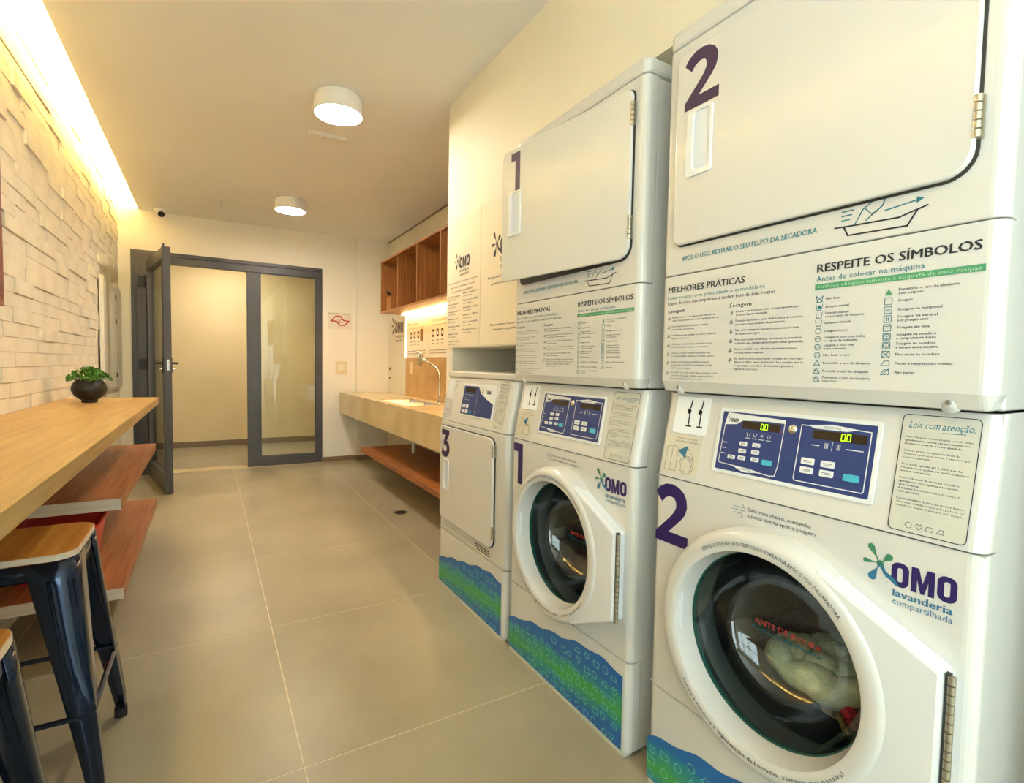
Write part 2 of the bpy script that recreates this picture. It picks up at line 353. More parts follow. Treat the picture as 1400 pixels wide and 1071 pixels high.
# walls
wl = MB().box(XL - .12, XL - .016, -.20, YB, 0, 2.76).box(XL - .12, XL - .016, YF, -2.30, 0, 2.76).box(XL - .12, XL - .016, -2.30, -.20, 0, .80).box(XL - .12, XL - .016, -2.30, -.20, 2.30, 2.76)
wl = wl.build('wall_left', 'grout'); tag(wl, kind='structure')
wr = MB()
wr.box(XR, XR + .1, YF, 6.25, 0, 2.7); wr.box(XW, XR, YF, 1.775, 2.053, ZC + .02); wr.box(XW, XR, 1.775, 2.62, 1.22, ZC + .02)
wr.box(XW, XR, 2.62, 2.70, 0, ZC + .02); wr.box(XW, XR, YF, .12, 0, 2.053)
tag(wr.build('wall_right', 'bulk'), kind='structure')
wb = MB()
wb.box(XL - .12, -.63, YB, YB + .15, 0, 2.8); wb.box(-.63, 1.10, YB, YB + .15, 2.17, 2.8); wb.box(1.10, XR + .1, YB, YB + .15, 0, 2.7)
wb.box(1.473, XR, YB - .05, YB, 0, ZC + .02)
tag(wb.build('wall_back', 'plaster'), kind='structure')
bb = MB(); bb.box(1.105, 1.473, YB - .012, YB, 0, .056); bb.box(1.463, XR, YB - .062, YB - .05, 0, .056)
tag(bb.build('baseboard_back', 'skirt', bevel=.001), kind='structure')
tag(MB().box(XR - .006, XR, 2.70, YB - .05, ZC - .012, ZC).build('shadow_strip', 'skirt'), 'thin brown strip painted as the shadow line where the ceiling meets the wall above the cabinet', kind='structure')  # brown colour stands in for the shade in the ceiling gap
# corridor beyond the glass door
cw = MB(); cw.box(-2.4, 3.2, 7.83, 7.95, 0, 2.6); cw.box(-2.5, -2.4, 6.25, 7.95, 0, 2.6); cw.box(3.2, 3.3, 6.25, 7.95, 0, 2.6); cw.box(-2.4, -.84, 6.15, 6.25, 0, 2.6); cw.box(1.93, 3.2, 6.15, 6.25, 0, 2.6)
tag(cw.build('wall_corridor', 'corr'), kind='structure')
tag(MB().box(-2.4, 3.2, 7.818, 7.83, 0, .075).build('baseboard_corridor', 'skirt', bevel=.001), kind='structure')
tag(MB().box(-2.5, 3.3, 6.25, 8.0, -.06, -.0006).build('floor', 'grout'), 'corridor floor screed beyond the threshold', kind='structure')
# end wall behind the camera with a big glazed opening to daylight
we = MB(); we.box(XL - .1, -.675, YF - .12, YF, 0, 2.8); we.box(1.075, XR + .1, YF - .12, YF, 0, 2.8); we.box(-.675, 1.075, YF - .12, YF, 2.4, 2.8); we.box(-.675, 1.075, YF - .12, YF, 0, .10)
tag(we.build('wall_front', 'plaster'), kind='structure')
wn = MB(); wn.box(-.675, 1.075, YF - .09, YF - .04, .10, .15); wn.box(-.675, 1.075, YF - .09, YF - .04, 2.35, 2.4)
for x in (-.675, -.11, .46, 1.025): wn.box(x, x + .05, YF - .09, YF - .04, .15, 2.35)
wn.box(-.675, 1.075, YF - .085, YF - .045, 1.05, 1.09)
w1 = wn.build('window_1', 'lampw'); tag(w1, 'white framed glazing behind the viewer', kind='structure')
for a, b in ((-.625, -.11), (-.06, .46), (.51, 1.025)):
    MB().box(a, b, YF - .07, YF - .064, .15, 2.35).build('pane', 'pane', w1)
w2 = MB(); w2.box(XL - .09, XL - .04, -2.30, -.20, .80, .85).box(XL - .09, XL - .04, -2.30, -.20, 2.25, 2.30)
for y in (-2.30, -1.625, -.925, -.25): w2.box(XL - .09, XL - .04, y, y + .05, .85, 2.25)
w2.box(XL - .085, XL - .045, -2.25, -.25, 1.52, 1.56)
w2 = w2.build('added_window', 'lampw'); tag(w2, 'unseen white framed side window behind the viewer, added to light the machines', kind='structure')  # side window added to throw daylight on the machine fronts
for a, b in ((-2.25, -1.625), (-1.575, -.925), (-.875, -.25)): MB().box(XL - .07, XL - .064, a, b, .85, 2.25).build('pane', 'pane', w2)
# cement bricks of the left wall, each one proud by its own amount
BH, BL = .0645, .274
slots = []
row = 0; z = .892 - 14 * BH
while z < 2.73:
    off = random.uniform(0, BL); y = .0 - off
    while y < YB - .01:
        y0, y1 = max(y, 0), min(y + BL, YB - .001)
        if y1 - y0 > .03: slots.append((y0, y1, z, row))
        y += BL
    z += BH; row += 1
vis = sorted([s for s in slots if s[1] > 2.85 and s[2] > .86 and not (s[0] > 5.0 and s[2] < 1.72) and s[2] < 2.6], key=lambda s: s[0])[:300]
vs_ = set(vis); rest = MB()
for s in slots:
    y0, y1, z, rw = s; pr = random.choice((0, .002, .003, .005, .008, .012))
    X1 = XL + pr - .004
    if s in vs_:
        MB().box(0, X1 - XL + .02, .0001, y1 - y0 - .0001, .0009, BH - .0009).build('brick', 'brick', wl, loc=(XL - .02, y0, z), bevel=0)
    else: rest.box(XL - .02, X1, y0, y1, z + .0009, z + BH - .0009)
tag(rest.build('brick_courses', 'brick', wl), kind='stuff')
# cove LED
tag(MB().box(-.553, -.535, .0, YB - .02, ZC + .031, ZC + .039).build('cove_light_strip', 'cove'), 'warm yellow light strip glowing in the ceiling cove above the brick wall', 'light strip')

# ------------------------------------------------------------ glass door and sidelight
dr = empty('door_1', (0, YB, 0)); tag(dr, 'graphite framed glass door standing open beside a fixed glass panel', kind='structure')
f = MB()
f.box(-.63, -.49, -.012, .06, 0, 2.17); f.box(-.49, 1.10, -.012, .06, 2.06, 2.17); f.box(1.03, 1.10, -.012, .06, 0, 2.06)
f.box(.35, .475, -.012, .06, 0, 2.06); f.box(.475, 1.03, -.012, .06, 0, .108)
f.box(-.60, -.585, -.022, -.012, .02, 2.14); f.box(-.60, 1.075, -.022, -.012, 2.13, 2.145)
fr_ = f.build('door_frame', 'frame', dr, bevel=.003)
MB().box(.475, 1.03, .02, .028, .108, 2.06).build('fixed_pane', 'pane', dr)
b = MB(); b.box(.475, .483, .0, .02, .108, 2.06); b.box(1.022, 1.03, .0, .02, .108, 2.06); b.box(.483, 1.022, 0, .02, .108, .116); b.box(.483, 1.022, 0, .02, 2.052, 2.06)
b.build('glazing_bead', 'frame', dr)
# leaf: hinge at (-.485, 6.06), free end at (-.30, 5.13)
leaf = empty('door_leaf', (-.485, -.04, 0), math.atan2(5.128 - 6.06, -.290 + .485)); leaf.parent = dr
Lw = .95
lf = MB(); lf.box(0, .085, -.027, .027, .01, 2.055); lf.box(Lw - .085, Lw, -.027, .027, .01, 2.055); lf.box(.085, Lw - .085, -.027, .027, .01, .16); lf.box(.085, Lw - .085, -.027, .027, 1.96, 2.055)
lf.box(Lw, Lw + .012, -.030, -.015, .01, 2.075)
lf.build('leaf_frame', 'frame', leaf, bevel=.002)
MB().box(.085, Lw - .085, -.004, .004, .16, 1.96).build('leaf_pane', 'pane', leaf)
h = MB()
for sgn in (-1, 1):
    h.box(Lw - .062, Lw - .028, sgn * .027 if sgn > 0 else -.035, .035 if sgn > 0 else -.027, 1.02, 1.15)
    h.tube([(Lw - .045, sgn * .035, 1.10), (Lw - .045, sgn * .075, 1.10), (Lw - .17, sgn * .078, 1.10)], .009, 10)
h.build('door_handle', 'black', leaf, smooth=True)
l = MB()
l.tube([(Lw - .045, -.05, 1.05), (Lw - .045, .05, 1.05)], .012, 12); l.box(Lw - .002, Lw + .003, -.009, .009, 1.04, 1.13)
l.build('lock', 'chrome', leaf, smooth=True)
for z in (.25, 1.08, 1.87):
    h = MB(); h.box(-.575, -.50, -.045, -.012, z - .05, z + .05); h.tube([(-.51, -.05, z - .055), (-.51, -.05, z + .055)], .013, 12)
    h.build('hinge', 'black', dr, smooth=True)

# ============================================================ LEFT SIDE FURNITURE
def board(name, x0, x1, y0, y1, z0, z1, m, label, edge_end=True):
    t = empty(name, (x0, y0, 0)); w = x1 - x0; L = y1 - y0
    MB().box(0, w - .001, .001, L, z0, z1).build('board', m, t, bevel=.0012)
    if edge_end: MB().box(0, w, 0, .0012, z0, z1).build('edge_band', 'oakedge', t)
    tag(t, label, 'shelf'); return t
bar = board('bar_counter', XL, -.2743, -.6, 3.93, .850, .892, 'oak', 'long oak bar counter along the brick wall', False); bar['category'] = 'counter'
board('wall_shelf', XL, -.292, 2.42, 3.93, .557, .600, 'oakdark', 'upper amber wood shelf beneath the bar counter')
board('wall_shelf', XL, -.290, 2.43, 3.93, .207, .250, 'oakdark', 'lower amber wood shelf beneath the bar counter, holding the red bin')
# red bin
t = empty('storage_bin', (-.54, 2.705, .2505)); tag(t, 'red plastic open bin on the lower shelf beneath the bar', 'bin')
m = MB(); outer = [rr(-.12, .12, -.08, .10, .03), rr(-.150, .150, -.135, .13, .035)]; inner = [rr(-.115, .115, -.075, .095, .03), rr(-.146, .146, -.131, .126, .035)]
n = len(outer[0]); vs = [(x, y, 0) for x, y in outer[0]] + [(x, y, .210) for x, y in outer[1]] + [(x, y, .210) for x, y in inner[1]] + [(x, y, .004) for x, y in inner[0]]
fs = [tuple(range(n)), tuple(range(3 * n, 4 * n))]
for q in range(3): fs += [(q * n + i, q * n + (i + 1) % n, (q + 1) * n + (i + 1) % n, (q + 1) * n + i) for i in range(n)]
m.add(vs, fs); m.build('bin_body', 'redplastic', t, smooth=True)
MB().tube([(x, y, .211) for x, y in rr(-.152, .152, -.137, .132, .037)], .006, 8, closed=True).build('rim', 'redplastic', t, smooth=True)

# stools
def make_stool(x, y, label):
    t = empty('bar_stool', (x, y, 0)); tag(t, label, 'stool', 'bar stools tucked under the counter')
    MB().prism_z(rr(-.15, .15, -.15, .15, .05, 6), .627, .645).build('seat', 'seatwood', t, bevel=.002)
    MB().prism_z(rr(-.1508, .1508, -.1508, .1508, .0505, 6), .6285, .6435).build('seat_edge', 'oakedge', t)
    s = MB(); A = rr(-.147, .147, -.147, .147, .05, 6); B = rr(-.150, .150, -.150, .150, .052, 6); n = len(A)
    s.add([(a, b, .626) for a, b in A] + [(a, b, .583) for a, b in B], [(i, (i + 1) % n, n + (i + 1) % n, n + i) for i in range(n)])
    o = s.build('apron', 'stool', t, smooth=True, recalc=False); sd = o.modifiers.new('s', 'SOLIDIFY'); sd.thickness = .003
    for sx in (-1, 1):
        for sy in (-1, 1):
            vs = []; fs = []; rows = 12
            for q in range(rows):
                u = q / (rows - 1); z = .6255 * (1 - u) + .02 * u
                px = .1515 * (1 - u) + .206 * u; w = .072 * (1 - u) ** 1.1 + .028; r = min(.048 * (1 - u) + .016 * u, w * .8)
                prof = [(-w, 0)] + [(-r + r * math.sin(a * PI / 12), -r + r * math.cos(a * PI / 12)) for a in range(7)] + [(0, -w)]
                # shallow pressed groove along the outer corner in the lower half
                for j, (a, b) in enumerate(prof):
                    dip = -.0055 if (3 <= j <= 5 and .5 < u < .93) else 0
                    vs.append((sx * (px + a - dip), sy * (px + b - dip), z))
            k_ = len(prof)
            for q in range(rows - 1):
                for j in range(k_ - 1): fs.append((q * k_ + j, q * k_ + j + 1, (q + 1) * k_ + j + 1, (q + 1) * k_ + j))
            o = MB().add(vs, fs).build('leg', 'stool', t, smooth=True); sd = o.modifiers.new('s', 'SOLIDIFY'); sd.thickness = .0025; sd.offset = 0
            MB().prism_z(rr(min(sx * .176, sx * .209), max(sx * .176, sx * .209), min(sy * .176, sy * .209), max(sy * .176, sy * .209), .012), 0, .028).build('foot', 'rubber', o)
    e = .183
    for a, b in (((-e, -e), (e, -e)), ((e, -e), (e, e)), ((e, e), (-e, e)), ((-e, e), (-e, -e))):
        MB().tube([(a[0], a[1], .235), (b[0], b[1], .235)], .0075, 6).build('stretcher', 'stool', t)
    for a in (1, -1):
        MB().tube([(-.13, -.13 * a, .56), (.13, .13 * a, .56)], .008, 6).build('cross_brace', 'stool', t)
    return t
make_stool(-.443, 1.795, 'black steel stool with honey wood seat nearer the red bin')
make_stool(-.452, 1.095, 'black steel stool with honey wood seat cut off by the left edge of the photo')

# potted plant
t = empty('potted_plant', (-.556, 3.55, .892)); tag(t, 'small leafy green plant in a round black pot on the bar counter', 'plant')
prof = [(0, 0), (.034, 0), (.036, .006), (.034, .012), (.046, .02), (.066, .038), (.077, .062), (.078, .078), (.072, .100), (.058, .118), (.044, .126), (.041, .124), (.042, .112), (0, .112)]
MB().lathe(prof, (0, 0, 0), n=40).build('pot', 'pot', t, smooth=True)
MB().lathe([(0, .114), (.042, .113)], (0, 0, 0), n=20).build('soil', 'soil', t)
lv = MB()
for i in range(330):
    a = random.uniform(0, 2 * PI); q = random.random() ** .55; R_ = .098 * q
    p = Vector((R_ * math.cos(a), R_ * math.sin(a), .128 + .066 * (1 - q ** 2.2) * random.uniform(.35, 1) - .012 * q * random.random()))
    if random.random() < .28: lv.tube([(0.3 * p.x, .3 * p.y, .115), tuple(p)], .0008, 4)
    s = random.uniform(.006, .011); ax = Vector((random.uniform(-1, 1), random.uniform(-1, 1), random.uniform(-.3, 1.2))).normalized()
    u = ax.orthogonal().normalized(); w = ax.cross(u)
    sh = [(0, -.9), (.7, -.45), (1, .15), (.6, .8), (0, .55), (-.6, .8), (-1, .15), (-.7, -.45)]
    lv.add([p] + [p + (u * x_ + w * y_) * s + ax * (abs(x_) * s * .35) for x_, y_ in sh], [(0, i_ + 1, (i_ + 1) % 8 + 1) for i_ in range(8)])
tag(lv.build('foliage', 'leaf', t, recalc=False), kind='stuff')

# electrical cabinet on the brick wall, picture frame edge
t = empty('electrical_panel', (XL, 5.04, 0)); tag(t, 'white two-door electrical cabinet on the brick wall beside the glass door', 'cabinet')
MB().box(.010, .026, 0, .98, .86, 1.76).build('housing', 'elec', t, bevel=.003)
MB().box(.010, .036, -.016, .002, .85, 1.77).build('side_flange', 'lampw', t, bevel=.002)
for a, b in ((.03, .60), (.61, .95)):
    d = MB().box(.026, .033, a, b, .88, 1.74).build('panel_door', 'elec', t, bevel=.002)
    MB().box(.033, .034, (a + b) / 2 - .02, (a + b) / 2 + .02, 1.29, 1.33).build('sticker', 'greypl', d)
for z in (1.66, 1.45, .99): MB().box(.033, .040, .596, .614, z - .018, z + .018).build('latch', 'black', t)
t = empty('picture_frame', (XL, 2.2, 0)); tag(t, 'brown frame edge of a wall picture cut off at the left of the photo', 'picture')
m = MB(); m.box(.011, .026, 0, .62, 1.33, 1.352); m.box(.011, .026, 0, .62, 1.99, 2.01); m.box(.011, .026, 0, .02, 1.352, 1.99); m.box(.011, .026, .60, .62, 1.352, 1.99)
m.build('frame', 'picframe', t, bevel=.001); MB().box(.011, .018, .02, .60, 1.352, 1.99).build('picture_sheet', 'poster', t)

# ============================================================ CEILING ITEMS
def lamp(x, y, label):
    t = empty('ceiling_lamp', (x, y, ZC)); tag(t, label, 'lamp', 'white drum lamps on the ceiling')
    MB().lathe([(0, 0), (.116, 0), (.116, -.008), (.124, -.010), (.128, -.094), (.121, -.094), (.121, -.086), (0, -.086)], (0, 0, 0), n=48).build('lamp_body', 'lampw', t, smooth=True)
    MB().lathe([(0, -.091), (.110, -.091), (.1205, -.088)], (0, 0, 0), n=48).build('diffuser', 'glow', t, smooth=True)
    return t
lamp(.612, 2.935, 'white drum ceiling lamp nearer the viewer, beside the small sensor bar')
lamp(.632, 4.985, 'white drum ceiling lamp farther back, near the glass door')
t = empty('corridor_lamp', (.2, 7.0, 2.55)); tag(t, 'white round ceiling lamp in the corridor beyond the glass door', 'lamp')
MB().lathe([(0, 0), (.15, 0), (.15, -.05), (.14, -.05)], (0, 0, 0), n=36).build('lamp_body', 'lampw', t)
MB().lathe([(0, -.052), (.14, -.05)], (0, 0, 0), n=36).build('diffuser', 'glow', t)
t = empty('presence_sensor', (.655, 3.44, ZC)); tag(t, 'small flat white sensor bar on the ceiling just behind the nearer lamp', 'sensor')
MB().box(-.11, .11, -.028, .028, -.022, 0).build('housing', 'lampw', t, bevel=.003)
MB().lathe([(0, -.030), (.007, -.028), (.010, -.022)], (-.03, 0, 0), n=16).build('lens', 'chrome', t)
t = empty('sprinkler', (.111, 5.3, ZC)); tag(t, 'thin grey rod hanging from the ceiling before the glass door', 'rod')
MB().tube([(0, 0, 0), (0, 0, -.10)], .003, 8).build('rod', 'greypl', t)
MB().lathe([(0, 0), (.014, 0), (.012, -.006), (0, -.006)], (0, 0, 0), n=16).build('mount', 'lampw', t)
t = empty('security_camera', (-.385, 5.98, ZC)); tag(t, 'small white dome camera with a dark lens at the ceiling corner', 'camera')
MB().lathe([(0, 0), (.048, 0), (.048, -.016), (.038, -.03), (0, -.03)], (0, 0, 0), n=28).build('base', 'lampw', t, smooth=True)
o = MB().lathe([(0, 0), (.012, .002), (.032, .012), (.038, .03), (.030, .058), (.0, .06)], (0, 0, 0), n=28).build('eyeball', 'lampw', t, smooth=True); o.location = (.015, -.06, -.062); o.rotation_euler = (math.radians(-52), 0, math.radians(10))
o2 = MB().lathe([(0, -.003), (.026, .001), (.029, .008)], (0, 0, 0), n=24).build('lens', 'black', t); o2.location = o.location; o2.rotation_euler = o.rotation_euler

# ============================================================ RIGHT SIDE: COUNTER, SHELF, WALL CABINET
t = empty('wash_counter', (1.28, 2.705, 0)); tag(t, 'beige stone counter with deep apron under the wall cabinet', 'counter')
L = 6.054 - 2.705; ytile = 4.43 - 2.705
XD = XR - 1.28 - .001
s1, s2, sx0, sx1 = 1.28, 2.06, .085, .40          # sink cut-out
for y0, y1 in ((0, s1), (s2, L)): MB().box(0, XD, y0, y1, .778, .796).build('slab', 'stone', t)
MB().box(0, sx0, s1, s2, .778, .796).build('slab', 'stone', t); MB().box(sx1, XD, s1, s2, .778, .796).build('slab', 'stone', t)
for y0, y1 in ((0, ytile - .001), (ytile + .001, L)): MB().box(0, .018, y0, y1, .561, .777).build('apron', 'stone', t)
MB().box(.018, XD, L - .018, L, .561, .777).build('apron', 'stone', t)
sk = empty('sink', (1.28, 2.705, 0)); tag(sk, 'stainless double bowl sink sunk in the stone counter', 'sink')
for y0, y1 in ((s1 + .002, (s1 + s2) / 2 - .012), ((s1 + s2) / 2 + .012, s2 - .002)):
    m = MB(); P = rr(sx0 + .002, sx1 - .002, y0, y1, .035); Q = rr(sx0 + .012, sx1 - .012, y0 + .01, y1 - .01, .03); n = len(P)
    m.add([(x, y, .790) for x, y in P] + [(x, y, .64) for x, y in Q], [(i, (i + 1) % n, n + (i + 1) % n, n + i) for i in range(n)] + [tuple(range(n, 2 * n))])
    o = m.build('bowl', 'steel', sk, smooth=True, recalc=False); q = o.modifiers.new('s', 'SOLIDIFY'); q.thickness = .0015
    MB().lathe([(0, .6425), (.03, .6425), (.034, .641)], ((sx0 + sx1) / 2, (y0 + y1) / 2, 0), n=20).build('drain', 'chrome', o)
MB().box(sx0 + .002, sx1 - .002, (s1 + s2) / 2 - .012, (s1 + s2) / 2 + .012, .70, .792).build('divider', 'steel', sk, bevel=.004)
MB().tube([(.22, s1 + .21, .64), (.22, s1 + .21, .37)], .019, 14).build('trap', 'chrome', sk, smooth=True)
# faucet: riser, sloping arm, tee shaped spray head
t = empty('faucet', (1.72, 4.17, .796)); tag(t, 'chrome kitchen faucet with angled spray head beside the sink', 'faucet')
MB().lathe([(0, 0), (.026, 0), (.026, .012), (.016, .02), (.0, .02)], (0, 0, 0), n=24).build('base', 'chrome', t, smooth=True)
MB().tube([(0, 0, 0), (0, 0, .24), (-.005, .02, .275), (-.01, .06, .305), (-.02, .15, .335), (-.03, .27, .362)], .009, 10).build('spout', 'chrome', t, smooth=True)
MB().tube([(-.03, .26, .360), (-.03, .36, .385)], .018, 12).build('spray_hose_nut', 'chrome', t, smooth=True)
MB().tube([(-.035, .40, .318), (-.03, .36, .43)], .020, 14).tube([(-.03, .36, .425), (-.03, .47, .445)], .009, 8).build('spray_head', 'chrome', t, smooth=True)
MB().tube([(0, -.01, .05), (-.05, -.05, .065)], .006, 8).build('lever', 'chrome', t)
board('wall_shelf', 1.28, XR, 2.705, 5.11, .262, .302, 'oakdark', 'amber wood shelf under the stone counter', True)
# splashback and backlit sign panel
t = empty('splashback', (1.80, 2.705, 0)); tag(t, 'ochre splashback panel above the stone counter behind the faucet', 'splashback')
MB().box(0, XR - 1.80, 0, 2.60, .796, 1.19).build('panel', 'splash', t, bevel=.001)
MB().box(-.006, 0, 2.395, 2.46, 1.03, 1.15).build('socket_plate', 'switch', t, bevel=.002)
# wall cabinet (open compartments)
t = empty('wall_cabinet', (1.55, 2.705, 0)); tag(t, 'open brown oak wall cabinet with four compartments above the sink counter', 'cabinet')
CL, cz0, cz1, cdp = 5.375 - 2.705, 1.648, 2.180, XR - 1.55 - .001
MB().box(0, cdp, 0, CL, cz0, cz0 + .018).build('bottom_board', 'cabwood', t); MB().box(0, cdp, 0, CL, cz1 - .018, cz1).build('top_board', 'cabwood', t)
MB().box(cdp - .006, cdp, .018, CL - .018, cz0 + .018, cz1 - .018).build('back_board', 'cabwood', t)
for y in (0, 3.235 - 2.705, 3.765 - 2.705, 4.29 - 2.705, 4.815 - 2.705, CL - .018):
    MB().box(0, cdp - .006, y, y + .018, cz0 + .018, cz1 - .018).build('side_board' if y in (0, CL - .018) else 'divider', 'cabwood', t)
t = empty('shelf_ornament', (1.605, 5.20, cz0 + .0185)); tag(t, 'small wooden box with a dark ornament in the far cabinet compartment', 'box')
MB().box(0, .22, 0, .15, 0, .152).build('box_body', 'cabwood', t, bevel=.001)
MB().tube([(-.042, .02, .198), (-.02, .02, .178), (.004, .02, .160)], [.006, .015, .010], 8).build('ornament', 'black', t)
# under cabinet led
t = MB().box(1.735, 1.785, 2.72, 5.26, cz0 - .014, cz0 - .001).build('led_strip', 'led'); tag(t, 'bright warm light strip beneath the wall cabinet', 'light strip')
t = MB().box(1.790, 1.801, 5.285, 5.300, 1.195, 1.63).build('led_strip', mat('soft_led_bar', S(255, 240, 205), .5, emit=S(255, 226, 170), es=1.0)); tag(t, 'upright glowing light bar at the left end of the lit poster panel', 'light strip')

# posters on the right hand walls; local x runs toward the viewer along the wall
def wallthing(name, X, Y, label, cat): t = empty(name, (X, Y, 0), -PI / 2); tag(t, label, cat); return t
t = wallthing('lit_poster_panel', 1.802, 5.28, 'cream instruction panel lit by the strip under the wall cabinet', 'poster')
MB().box(0, 2.56, 0, .03, 1.195, 1.635).build('sheet', 'poster', t)
m = MB()
for x0, head in ((.05, 'Passo a passo'), (.66, 'COMO USAR A LAVANDERIA'), (1.3, 'SECAGEM'), (1.9, 'DICAS')):
    text(m, head, x0, 1.525, .026, .30 if x0 < .5 else .42, -.0006, 0, 1, .01); text(m, 'Siga as etapas para lavar e secar suas roupas', x0 + .06, 1.49, .012, .40, -.0006, 1)
    for q in range(3):
        cx = x0 + .08 + q * .11
        m.flat(rr(cx - .026, cx + .026, 1.385, 1.455, .01), -.0006, 1); m.flat(circ(cx, 1.42, .017, 12), -.0009, 2)
        m.line([(cx - .03, 1.355), (cx + .03, 1.355)], .006, -.0006, 1); m.line([(cx - .022, 1.325), (cx + .022, 1.325)], .005, -.0006, 1)
    m.line([(x0 + .57, 1.20), (x0 + .57, 1.62)], .002, -.0004, 1)
    m.line([(x0, 1.235), (x0 + .5, 1.235), (x0 + .5, 1.262), (x0, 1.262)], .004, -.0006, 1, True)
m.flat([(.40, 1.36), (.49, 1.36), (.49, 1.475), (.40, 1.475)], -.0007, 3)
m.build('print', ['brownink', 'brownink', 'poster', mat('brown_block_print', S(140, 98, 52), .6)], t, recalc=False)
t = wallthing('wall_logo_sign', XR - .001, 5.97, 'cream sign with dark OMO letters under the far end of the wall cabinet', 'sign')
MB().box(0, .55, -.003, 0, 1.20, 1.645).build('sheet', 'poster', t); m = MB(); omo(m, .20, 1.47, .125, -.0036, (0, 0, 0)); m.build('logo', ['brownink'], t, recalc=False)
t = wallthing('light_switch', XR - .001, 5.985, 'small pair of dark switch dots on the cream wall above the counter end', 'switch')
MB().box(0, .03, -.006, 0, 1.055, 1.085).build('button', 'brownink', t); MB().box(0, .024, -.006, 0, .952, .974).build('button', 'brownink', t)

def info_poster():
    t = wallthing('wall_poster', XW, 2.695, 'cream OMO poster with two dark text columns, farther from the viewer, above dryer 3', 'poster')
    MB().box(0, .408, -.004, 0, 1.225, 1.90).build('sheet', 'poster', t); m = MB(); y = -.0046
    omo(m, .165, 1.64, .055, y, (0, 0, 0))
    for i, s in enumerate(('Prontinho! Aqui voce lava e seca suas roupas com praticidade,', 'siga as orientacoes das maquinas e aproveite', 'a lavanderia compartilhada.')):
        text(m, s, .20, 1.565 - i * .024, .011, (.36, .30, .25)[i], y, 0, 1, 0, 'c')
    L1 = ('Escolha a maquina', 'Separe as roupas por cor', 'Verifique os bolsos', 'Feche bem a porta', 'Use a dose correta', 'Selecione o ciclo', 'Retire as roupas')
    L2 = ('Baixe o aplicativo', 'Pague pelo celular', 'Acompanhe o tempo', 'Limpe o filtro', 'Deixe a porta aberta', 'Respeite o horario')
    for i, s in enumerate(L1): text(m, s, .02, 1.493 - i * .040, .0095, .13 if i % 2 else .155, y, 0, 1, .02); text(m, 'antes de iniciar', .02, 1.478 - i * .040, .008, .10, y, 1)
    for i, s in enumerate(L2): text(m, s, .215, 1.500 - i * .038, .0095, .17, y, 0, 1, .02); text(m, 'com cuidado', .215, 1.485 - i * .038, .008, .10, y, 0)
    m.build('print', ['ink', 'inkgrey'], t, recalc=False)
    t = wallthing('wall_poster', XW, 2.283, 'cream OMO poster partly hidden by the open door of dryer 1', 'poster')
    MB().box(0, .50, -.004, 0, 1.225, 1.90).build('sheet', 'poster', t); m = MB()
    omo(m, .195, 1.635, .075, y, (0, 0, 0))
    text(m, 'Para usar a lavanderia', .08, 1.535, .013, .30, y, 0, 1, .01); text(m, 'aponte a camera do celular', .11, 1.505, .013, .27, y, 0, 1, .01)
    text(m, 'Baixe o aplicativo e faca seu cadastro', .11, 1.315, .011, .30, y, 0, 1, .01); text(m, 'lavanderia compartilhada', .14, 1.293, .011, .24, y, 0)
    m.build('print', ['ink'], t, recalc=False)
info_poster()
# red emblem plate, socket plate on the back wall
t = empty('wall_plate', (1.165, YB, 0)); tag(t, 'square plate with a red wavy emblem on the wall right of the glass door', 'sign')
MB().box(0, .255, -.004, 0, 1.512, 1.698).build('plate', mat('beige_plate', S(228, 216, 198), .35), t)
m = MB(); y = -.0046
def E(u, v): return ((u - 78) / (342 - 78) * .255, 1.698 - (v - 70) / (275 - 70) * .186)
m.line([E(*p) for p in ((110, 177), (165, 116), (215, 116), (250, 165), (315, 172), (262, 226), (205, 226), (172, 180))], .012, y, 0, True)
m.line([E(*p) for p in ((190, 190), (215, 165), (240, 150))], .006, y, 0); m.line([E(*p) for p in ((205, 195), (245, 182))], .006, y, 0)
m.line([E(*p) for p in ((180, 165), (188, 145), (202, 160), (210, 140))], .003, y, 0)
text(m, 'ESTADO DE SAO PAULO', .005, 1.680, .009, .235, y, 1, 1, .01)
m.build('emblem', [mat('red_emblem_print', S(200, 28, 38), .5), 'ink'], t, recalc=False)
t = empty('wall_socket', (1.247, YB, 0)); tag(t, 'cream socket plate low on the wall below the red emblem plate', 'socket')
MB().box(0, .12, -.008, 0, 1.0, 1.145).build('plate', 'switch', t, bevel=.003); MB().box(.02, .10, -.011, -.008, 1.035, 1.11).build('insert', 'poster', t, bevel=.002)
# floor drain
t = empty('floor_drain', (1.249, 3.768, 0)); tag(t, 'small round metal drain in the floor in front of the sink shelf', 'drain')
MB().ringprism(circ(0, 0, .052), circ(0, 0, .040), 0, .002).build('ring', 'steel', t).rotation_euler = (PI / 2, 0, 0)
m = MB().lathe([(0, .001), (.04, .001)], (0, 0, 0), n=24); m.build('grate', 'black', t); m = MB(); m.box(-.038, .038, -.004, .004, .001, .003); m.box(-.004, .004, -.038, .038, .001, .003); m.build('cross_bar', 'steel', t)

